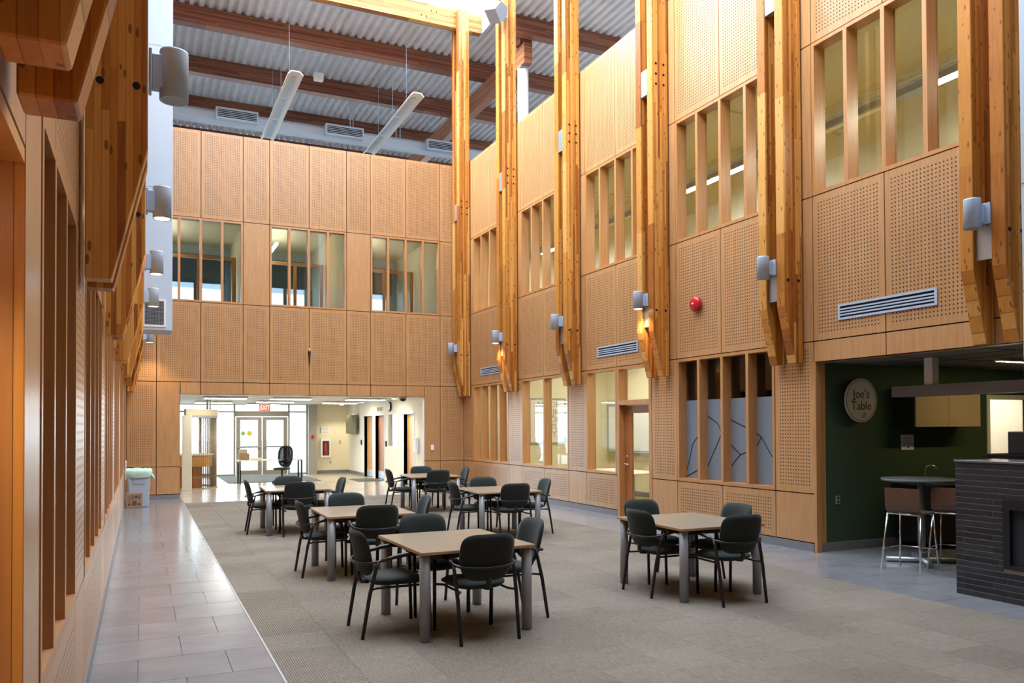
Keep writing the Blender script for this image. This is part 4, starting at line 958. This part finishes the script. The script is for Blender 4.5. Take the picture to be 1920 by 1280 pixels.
# desk and task chair
dsk = empty('reception_desk', (3.74, 26.55, 0), 0, 'white-topped desk with black legs facing the entrance', 'desk')
MB().box(-1.02, 1.02, -0.36, 0.36, 0.72, 0.745).build('desktop', M['offwhite'], dsk, bevel=0.004, seg=1)
for sx in (-0.94, 0.94):
    for sy in (-0.3, 0.3): MB().box(sx-0.025, sx+0.025, sy-0.025, sy+0.025, 0, 0.72).build('leg', M['black_metal'], dsk)
    MB().box(sx-0.02, sx+0.02, -0.3, 0.3, 0.68, 0.72).build('rail', M['black_metal'], dsk)
bx1 = MB().box(2.80, 3.10, 26.40, 26.72, 0.746, 0.95).build('carton', M['card'], bevel=0.004, seg=1); tag(bx1, 'small brown carton on the left end of desk', 'box')
o = MB().box(2.82, 3.04, 26.45, 26.72, 0.951, 1.08).build('card_box', plain('pale_card', (0.55, 0.46, 0.36), 0.8), bevel=0.004, seg=1); tag(o, 'pale card box stacked on the brown carton', 'box')
o = MB().box(3.16, 3.48, 26.35, 26.62, 0.746, 0.80).build('paper_stack', plain('cream_paper', (0.72, 0.66, 0.48), 0.8), bevel=0.004, seg=1); tag(o, 'low stack of cream paper on the desk', 'paper')
tc = empty('task_chair', (4.02, 25.95, 0), 2.5, 'black mesh-back swivel chair in front of the desk', 'office chair')
for i in range(5):
    a = 2*PI*i/5; c, s = math.cos(a), math.sin(a)
    MB().tube([(0, 0, 0.11), (c*0.16, s*0.16, 0.10), (c*0.31, s*0.31, 0.075)], [0.03, 0.022, 0.016], 8).build('base_arm', M['black'], tc)
    MB().cyl((c*0.31-s*0.02, s*0.31+c*0.02, 0.03), (c*0.31+s*0.02, s*0.31-c*0.02, 0.03), 0.03, n=12).build('caster', M['black'], tc)
MB().cyl((0, 0, 0.10), (0, 0, 0.42), 0.028, n=12).build('gas_post', M['black_metal'], tc)
MB().pad(outline(0.24, 0.24, 24, 3.5), lambda a, b, t: (a, b+0.02, 0.47+t), 0.08, 5).build('seat', M['fabric'], tc)
ro = outline(0.225, 0.31, 32, 3.0)
MB().tube([(a*(1-0.12*max(0, -b/0.3)), -0.25-0.12*b+0.5*a*a, 0.85+b) for a, b in ro], 0.036, 8, closed=True).build('back_frame', M['black'], tc)
MB().pad([(a*0.95, b*0.95) for a, b in ro], lambda a, b, t: (a*(1-0.12*max(0, -b/0.3)), -0.25-0.12*b+0.5*a*a+t, 0.85+b), 0.006, 4).build('back_mesh', glass('black_mesh_fabric', (0.22, 0.23, 0.24), 0.3, 0.4), tc)
MB().tube([(-0.18, -0.24, 0.70), (0, -0.27, 0.66), (0.18, -0.24, 0.70)], 0.045, 8).build('lumbar_bar', M['black'], tc)
MB().tube([(0, 0.0, 0.43), (0, -0.22, 0.44), (0, -0.28, 0.55)], 0.022, 8, flat=1.8).build('back_bracket', M['black'], tc)
# curved roller grille booth
M['grille_beige'] = plain('cream_enamel', (0.62, 0.55, 0.38), 0.5, 0.4); M['grille_slat'] = plain('beige_grille_slat', (0.36, 0.29, 0.19), 0.4, 0.5, 0.2)
bt = empty('curved_grille_booth', (0.2, 25.6, 0), 0, 'curved kiosk with cream fascia and beige folding grille in lobby', 'kiosk')
def arc(t): a = -1.05+t*1.75; return (1.9*math.cos(a)*1.0, 1.35*math.sin(a))
ap = [arc(i/24) for i in range(25)]
mb = MB(); n_ = len(ap)
for zz0, zz1, nm, m_ in ((2.12, 2.30, 'fascia', 'grille_beige'), (2.05, 2.12, 'head_track', 'leg_grey'), (0.0, 0.035, 'floor_track', 'grille_slat')):
    mb = MB(); mb.v = [(x*k, y*k, z) for k in (1.0, 0.95) for z in (zz0, zz1) for x, y in ap]
    I = lambda k, z, i: (k*2+z)*n_+i
    for i in range(n_-1):
        mb.f += [(I(0, 0, i), I(0, 0, i+1), I(0, 1, i+1), I(0, 1, i)), (I(1, 0, i), I(1, 1, i), I(1, 1, i+1), I(1, 0, i+1)), (I(0, 1, i), I(0, 1, i+1), I(1, 1, i+1), I(1, 1, i)), (I(0, 0, i), I(1, 0, i), I(1, 0, i+1), I(0, 0, i+1))]
    mb.m = [0]*len(mb.f); mb.s = [False]*len(mb.f); mb.build(nm, M[m_], bt)
sl = MB().cyl((0, 0, 0.035), (0, 0, 2.06), 0.008, n=6).mesh('grille_bar', M['grille_slat'])
for i in range(34):
    t_ = i/33; t_ = t_ if t_ < 0.55 else 0.55+(t_-0.55)
    x, y = arc(t_); link('grille_bar', sl, bt, (x*0.975, y*0.975, 0))
for i in range(24):
    x, y = arc(0.62+0.36*i/23); link('grille_bar', sl, bt, (x*0.95, y*0.95, 0))
for z in (0.35, 0.9, 1.45):
    MB().tube([(x*0.975, y*0.975, z) for x, y in ap], 0.006, 5).build('grille_link', M['grille_slat'], bt)
x, y = arc(0.0); MB().box(x-0.10, x+0.16, y-0.05, y+0.05, 0, 2.12).build('end_post', M['offwhite'], bt, bevel=0.004)
x, y = arc(1.0); MB().box(x-0.04, x+0.04, y-0.04, y+0.04, 0, 2.12).build('end_post', M['offwhite'], bt, bevel=0.004)
for i in (0.35, 0.85): x, y = arc(i); MB().box(x*0.95-0.03, x*0.95+0.03, y*0.95-0.03, y*0.95+0.03, 2.30, 2.625).build('hanger_post', M['leg_grey'], bt)
ck = empty('kiosk_counter', (1.15, 25.7, 0), 0, 'orange wood counter inside the curved grille kiosk', 'counter')
MB().prism([(-0.9, -0.5), (0.6, -0.5), (0.8, 0.0), (0.7, 0.5), (-0.9, 0.5)], 2, 0.62, 0.95).build('front', M['door_orange'], ck, bevel=0.01)
MB().prism([(-0.95, -0.55), (0.63, -0.55), (0.85, 0.0), (0.75, 0.55), (-0.95, 0.55)], 2, 0.95, 0.99).build('worktop', M['offwhite'], ck, bevel=0.004, seg=1)
MB().box(-0.8, 0.5, -0.35, 0.4, 0, 0.62).build('plinth', M['door'], ck)
# wall fittings in the lobby
tv = empty('wall_television', (7.16, 29.8, 1.87), 0.06, 'dark wall television mounted on the white lobby wall', 'television')
MB().box(-0.04, 0.04, -0.62, 0.62, -0.35, 0.35).build('panel', plain('olive_grey_screen', (0.10, 0.10, 0.075), 0.35), tv, bevel=0.008)
MB().tube([(0.03, 0, 0), (0.13, 0.0, 0)], 0.03, 8).build('arm', M['black'], tv)
ck_ = empty('wall_clock', (7.285, 25.13, 2.42), 0, 'round white wall clock with black rim above security window', 'clock')
MB().cyl((0, 0, 0), (-0.05, 0, 0), 0.16, n=28).build('rim', M['black'], ck_); MB().cyl((-0.05, 0, 0), (-0.056, 0, 0), 0.135, n=28).build('dial', M['white'], ck_)
MB().box(-0.060, -0.057, -0.006, 0.006, 0, 0.09).build('hand', M['black'], ck_); MB().box(-0.060, -0.057, 0, 0.065, -0.006, 0.006).build('hand', M['black'], ck_)
sg = text_mesh('security_lettering', 'SECURITY', 0.17, M['leg_grey'], None, (7.294, 26.37, 2.36), (PI/2, 0, -PI/2), 0.004); tag(sg, 'grey SECURITY lettering on white lobby wall', 'lettering')
dp = MB().box(7.19, 7.288, 22.20, 22.46, 1.02, 1.45).build('dispenser', M['white'], bevel=0.015); tag(dp, 'white wall dispenser beside the near orange door', 'dispenser')
cd = empty('dome_camera', (6.75, 22.0, 2.63), 0, 'black dome security camera under the lobby ceiling', 'camera')
MB().cyl((0, 0, 0), (0, 0, -0.07), 0.11, n=20).build('housing', M['leg_grey'], cd); MB().lathe([(0.0, -0.15), (0.05, -0.14), (0.08, -0.11), (0.085, -0.07)], 18).build('dome', M['black'], cd)
for y, nm in ((28.85, 'beside the far orange door'), (25.62, 'beside the security window')):
    o = MB().box(7.26, 7.297, y-0.05, y+0.05, 1.12, 1.30).build('card_reader', M['black'], bevel=0.006); tag(o, 'black card reader '+nm, 'card reader', 'card readers')
fc = empty('extinguisher_cabinet', (6.42, LBY, 0.62), 0, 'white-framed red fire extinguisher cabinet on cream wall', 'fire cabinet')
slab([-0.19, 0.19], [0, 0.72], [(-0.13, 0.13, 0.06, 0.62)], lambda u, z, d: (u, -d, z), 0.13, 0.0, [M['white']]*3, 'case', fc)
MB().lathe([(0.07, 0.08), (0.08, 0.1), (0.08, 0.42), (0.05, 0.48), (0.03, 0.5), (0.03, 0.55)], 14, 0, (0, -0.07, 0)).build('extinguisher', M['red_dull'], fc)
MB().box(-0.13, 0.13, -0.012, -0.003, 0.06, 0.62).build('back_sheet', plain('brown_red', (0.22, 0.06, 0.05), 0.6), fc)
o = MB().box(5.85, 5.95, LBY-0.30, LBY-0.255, 1.34, 1.46).build('fire_call_point', M['red'], bevel=0.006); tag(o, 'red fire call point on the concrete column', 'alarm')
ns = MB().box(6.20, 6.62, LBY-0.008, LBY-0.001, 1.52, 1.78).build('wall_notice', M['white'], bevel=0.002, seg=1); tag(ns, 'white printed notice on cream lobby wall', 'notice')
MB().box(6.21, 6.27, LBY-0.011, LBY-0.008, 1.53, 1.77).build('print_block', M['leg_grey'], ns)
for i in range(4): MB().box(6.31, 6.55, LBY-0.011, LBY-0.008, 1.56+0.055*i, 1.572+0.055*i).build('print_line', M['leg_grey'], ns)
for (x, z, nm) in ((6.98, 1.20, 'upper'), (6.62, 0.42, 'lower')):
    o = MB().box(x-0.04, x+0.04, LBY-0.012, LBY-0.001, z-0.06, z+0.06).build('wall_plate', M['steel'], bevel=0.003, seg=1); tag(o, 'small metal wall plate on cream lobby wall, %s one' % nm, 'switch plate', 'lobby wall plates')
o = MB().box(7.44, 7.53, YB-0.025, YB-0.001, 1.10, 1.25).build('thermostat', M['white'], bevel=0.006); tag(o, 'white thermostat on plain maple panel right of entrance', 'thermostat')
# ---- café alcove
sgn = empty('round_sign', (9.21, 8.27, 2.10), 0, 'round pale sign reading Joe\'s Table on dark green wall', 'sign')
M['sign'] = plain('sign_grey', (0.50, 0.50, 0.47), 0.5, 0.3, 0, 0.03); M['ink'] = plain('sign_ink', (0.03, 0.035, 0.03), 0.6)
MB().cyl((0, -0.045, 0), (0, -0.07, 0), 0.308, n=64).build('disc', M['sign'], sgn)
MB().tube([(0.285*math.cos(2*PI*i/64), -0.071, 0.285*math.sin(2*PI*i/64)) for i in range(64)], 0.004, 5, closed=True).build('border_line', M['ink'], sgn)
MB().cyl((0, 0.048, 0), (0, -0.045, 0), 0.16, n=24).build('standoff', M['black'], sgn)
text_mesh('sign_text', "Joe's", 0.175, M['ink'], sgn, (0.0, -0.072, 0.085), (PI/2, 0, 0), 0.002)
text_mesh('sign_text', "Table", 0.175, M['ink'], sgn, (0.0, -0.072, -0.08), (PI/2, 0, 0), 0.002)
MB().cyl((-0.125, -0.070, 0.012), (-0.125, -0.074, 0.012), 0.014, n=10).build('sign_dot', M['ink'], sgn)
bean = [(0.045*math.cos(2*PI*i/20)*0.6, 0.045*math.sin(2*PI*i/20)) for i in range(20)]
def rot2(a, b, t=-0.6): return (a*math.cos(t)-b*math.sin(t), a*math.sin(t)+b*math.cos(t))
MB().tube([(0.05+rot2(a, b)[0], -0.072, -0.205+rot2(a, b)[1]) for a, b in bean], 0.003, 5, closed=True).build('bean_outline', M['ink'], sgn)
MB().tube([(0.05+rot2(q[0], q[1])[0], -0.072, -0.205+rot2(q[0], q[1])[1]) for q in ((0.0, -0.04), (0.008, -0.012), (-0.008, 0.012), (0.0, 0.04))], 0.0025, 5).build('bean_seam', M['ink'], sgn)
cab = empty('wall_cabinet', (10.0, 7.955, 1.72), 0, 'beige wall cabinet hanging on green wall above the sink', 'cabinet')
MB().box(0, 1.39, 0.02, 0.355, 0, 0.60).build('body', M['black'], cab, bevel=0.003, seg=1)
for i in range(2): MB().box(0.003+0.695*i, 0.692+0.695*i, 0, 0.019, 0.004, 0.596).build('door', plain('tan_laminate_%d' % i, (0.38, 0.30, 0.19), 0.5), cab)
for i in range(2):
    o = MB().box(10.3+1.3*i, 11.2+1.3*i, 6.9, 7.0, ZC-0.03, ZC-0.006).build('alcove_light', M['white']); tag(o, 'slim warm ceiling light in café alcove, %s one' % ('left', 'right')[i], 'ceiling light', 'alcove lights')
    MB().box(10.32+1.3*i, 11.18+1.3*i, 6.92, 6.98, ZC-0.034, ZC-0.029).build('diffuser', M['alcove_lamp'], o)
pn = MB().box(10.125, 10.39, 8.303, 8.311, 1.385, 1.61).build('paper_notice', M['offwhite']); tag(pn, 'small paper notice taped to dark green wall', 'notice')
for i in range(4): MB().box(10.16, 10.35, 8.301, 8.3035, 1.46+0.03*i, 1.466+0.03*i).build('print_line', M['leg_grey'], pn)
MB().cyl((10.27, 8.304, 1.42), (10.27, 8.301, 1.42), 0.016, n=10).build('print_mark', M['ink'], pn)
ol = MB().box(8.82, 8.90, 8.305, 8.319, 0.645, 0.765).build('wall_outlet', M['steel'], bevel=0.003, seg=1); tag(ol, 'metal wall outlet low on the dark green wall', 'outlet')
for z in (0.68, 0.73): MB().box(8.845, 8.875, 8.303, 8.306, z-0.012, z+0.012).build('socket', M['dark'], ol)
sk = empty('sink_counter', (10.9, 7.985, 0), 0, 'dark counter with sink along the green wall', 'counter')
MB().box(-0.95, 0.95, -0.3, 0.30, 0.1, 0.90).build('cabinet', M['black'], sk, bevel=0.003, seg=1)
MB().box(-0.97, 0.97, -0.33, 0.31, 0.90, 0.94).build('worktop', plain('slate_worktop', (0.10, 0.11, 0.11), 0.3), sk, bevel=0.004, seg=1)
fa = MB().tube([(0, 0, 0), (0, 0, 0.16), (0.0, -0.02, 0.21), (0.03, -0.06, 0.235), (0.07, -0.10, 0.215), (0.085, -0.115, 0.17)], 0.011, 8).cyl((0, 0, 0), (0, 0, 0.02), 0.025, n=12).build('faucet', M['chrome'], sk); fa.location = (-0.62, 0.05, 0.94)
for s in (-0.09, 0.09): MB().cyl((-0.62+s, 0.05, 0.94), (-0.62+s, 0.05, 0.985), 0.018, 0.012, 10).build('tap_handle', M['chrome'], sk)
ht = empty('high_table', (9.03, 7.12, 0), 0.2, 'round dark bar-height table with steel cross base in alcove', 'table')
MB().cyl((0, 0, 1.04), (0, 0, 1.068), 0.47, n=48).build('tabletop', plain('dark_slate_laminate', (0.12, 0.135, 0.13), 0.3), ht, bevel=0.004, seg=1)
MB().cyl((0, 0, 0.06), (0, 0, 1.04), 0.045, n=20).build('column', M['leg_grey'], ht)
for a in (0, PI/2): c, s = math.cos(a+0.7), math.sin(a+0.7); MB().cyl((-c*0.42, -s*0.42, 0.035), (c*0.42, s*0.42, 0.035), 0.033, n=14).build('foot_bar', M['steel'], ht)
def make_stool():
    r = empty('bar_stool'); mw = veneer('dark_walnut_ply', (0.09, 0.042, 0.026), (0.15, 0.075, 0.045), grain=(3, 12, 12))
    pr = [(-0.19, 0.99), (-0.185, 0.78), (-0.17, 0.725), (-0.13, 0.70), (0.05, 0.695), (0.19, 0.705)]
    mb = MB(); nn = len(pr)
    for s in (-0.21, 0.21):
        for x, z in pr: mb.v.append((x, s, z))
    for s in (-0.21, 0.21):
        for x, z in pr: mb.v.append((x+0.006, s, z-0.014 if x > -0.17 else z))
    for i in range(nn-1):
        mb.f += [(i, i+1, nn+i+1, nn+i), (2*nn+i, 3*nn+i, 3*nn+i+1, 2*nn+i+1), (i, 2*nn+i, 2*nn+i+1, i+1), (nn+i, nn+i+1, 3*nn+i+1, 3*nn+i)]
    mb.f += [(0, nn, 3*nn, 2*nn), (nn-1, 3*nn-1, 4*nn-1, 2*nn-1)]
    mb.m = [0]*len(mb.f); mb.s = [False]*len(mb.f); mb.build('seat_shell', mw, r)
    for sx, x0 in ((-0.14, -0.245), (0.17, 0.22)):
        for sy in (-1, 1): MB().tube([(sx, sy*0.20, 0.68), (x0, sy*0.235, 0.0)], 0.011, 8).build('leg', M['chrome'], r)
        MB().tube([(sx, -0.20, 0.675), (sx, 0.20, 0.675)], 0.011, 8).build('seat_bar', M['chrome'], r)
    for sy in (-1, 1): MB().tube([(-0.218, sy*0.226, 0.25), (0.205, sy*0.226, 0.25)], 0.008, 8).build('foot_rail', M['chrome'], r)
    MB().tube([(0.205, -0.226, 0.25), (0.205, 0.226, 0.25)], 0.008, 8).build('foot_rail', M['chrome'], r)
    return r
st = make_stool(); st.location = (8.47, 6.84, 0); st.rotation_euler = (0, 0, 0.22); tag(st, 'dark plywood bar stool with chrome legs, back turned to the hall', 'bar stool', 'alcove bar stools')
s2 = copy_tree(st); s2.location = (9.03, 6.66, 0); s2.rotation_euler = (0, 0, 0.35); tag(s2, 'second dark plywood bar stool, partly behind the black brick fireplace', 'bar stool', 'alcove bar stools')
# fireplace of long dark bricks
FX, FY1, FY0 = 7.716, 5.683, 3.2
fp = empty('brick_fireplace', (FX, FY0, 0), 0, 'low fireplace block of long black bricks with dark firebox at right edge', 'fireplace')

def brickmat():
    t = NT('black_glazed_brick'); oi = t.n('ShaderNodeObjectInfo'); n1 = t.noise(t.coords((3, 3, 9)), 4, 4)
    f = t.math('ADD', t.math('MULTIPLY', oi.outputs['Random'], 0.6), t.math('MULTIPLY', n1, 0.4))
    return t.fin(t.ramp(f, [(0.2, (0.014, 0.014, 0.017)), (0.8, (0.032, 0.032, 0.038))]), 0.42, 0.5)
BR = brickmat(); L = FY1-FY0; NC = 23; ch = 1.36/NC; bm_ = {}
oy0, oy1, oz0, oz1 = 0.55, 5.17-FY0, 0.33, 1.005
def brick(y0, y1, z):
    k = round(y1-y0, 3)
    if k not in bm_: bm_[k] = MB().box(0, 0.06, 0.003, k-0.003, 0.003, ch-0.003).mesh('brick', BR, 0.0015, 1)
    link('brick', bm_[k], fp, (0, y0, z))
slab([0.006, L-0.006], [0.0, 1.36], [(oy0, oy1, oz0, oz1)], lambda u, z, d: (-d, u, z), -0.006, -0.9, [plain('pale_mortar', (0.34, 0.33, 0.33), 0.9), M['dark'], M['dark']], 'core', fp)
for r in range(NC):
    z = r*ch; cuts = [0.0]
    y = L-(0.085 if r % 2 else 0.0); pts_ = [L]
    if r % 2: pts_.append(L-0.085)
    y = pts_[-1]-(0.40 if r % 2 == 0 and r % 3 else 0.46)
    while y > 0.06: pts_.append(y); y -= 0.62
    pts_.append(0.0)
    for a, b in zip(pts_[1:], pts_[:-1]):
        if z+ch > oz0+0.01 and z < oz1-0.01:
            if a < oy1 and b > oy0:
                if b > oy1+0.02: brick(oy1, b, z)
                if a < oy0-0.02: brick(a, oy0, z)
                continue
        brick(a, b, z)
MB().box(-0.01, 0.62, -0.01, L+0.005, 1.362, 1.385).build('cap_slab', plain('polished_dark_stone', (0.10, 0.10, 0.11), 0.18), fp, bevel=0.003, seg=1)
slab([oy0, oy1], [oz0, oz1], [(oy0+0.07, oy1-0.07, oz0+0.04, oz1-0.09)], lambda u, z, d: (0.0-d, u, z), 0.012, -0.05, [M['black_metal']]*3, 'firebox_frame', fp)
MB().box(0.035, 0.045, oy0+0.07, oy1-0.07, oz0+0.04, oz1-0.09).build('firebox_glass', plain('firebox_glass', (0.03, 0.035, 0.045), 0.35, 0.3), fp)
bc = MB().box(8.72, 9.35, 3.0, 6.03, 0, 1.405).build('cafe_counter', M['black'], bevel=0.004, seg=1); tag(bc, 'black café counter standing behind the brick fireplace', 'counter')
MB().box(8.68, 9.40, 2.95, 6.06, 1.405, 1.42).build('worktop', M['dark'], bc)
cm = empty('coffee_machine', (9.0, 5.78, 1.422), 0, 'black coffee machine on the café counter', 'coffee machine')
MB().box(-0.25, 0.25, -0.75, 0.02, 0, 0.25).build('body', M['black'], cm, bevel=0.01); MB().box(-0.255, -0.25, -0.5, -0.2, 0.16, 0.166).build('trim_line', M['steel'], cm)
gd = empty('coffee_grinder', (9.55, 5.98, 1.30), 0, 'smoked grinder hopper standing behind the coffee machine', 'grinder')
MB().box(-0.09, 0.09, -0.1, 0.1, 0, 0.35).build('body', M['black'], gd, bevel=0.008); MB().box(-0.08, 0.08, -0.09, 0.09, 0.35, 0.56).build('hopper', glass('smoked_plastic', (0.35, 0.28, 0.22), 1.0, 0.05), gd); MB().box(-0.09, 0.09, -0.1, 0.1, 0.56, 0.575).build('lid', M['black'], gd)
lamp_panel('store_light', 12.5, 13.1, 9.0, 9.6, 2.5, 'ceiling light inside the store room')
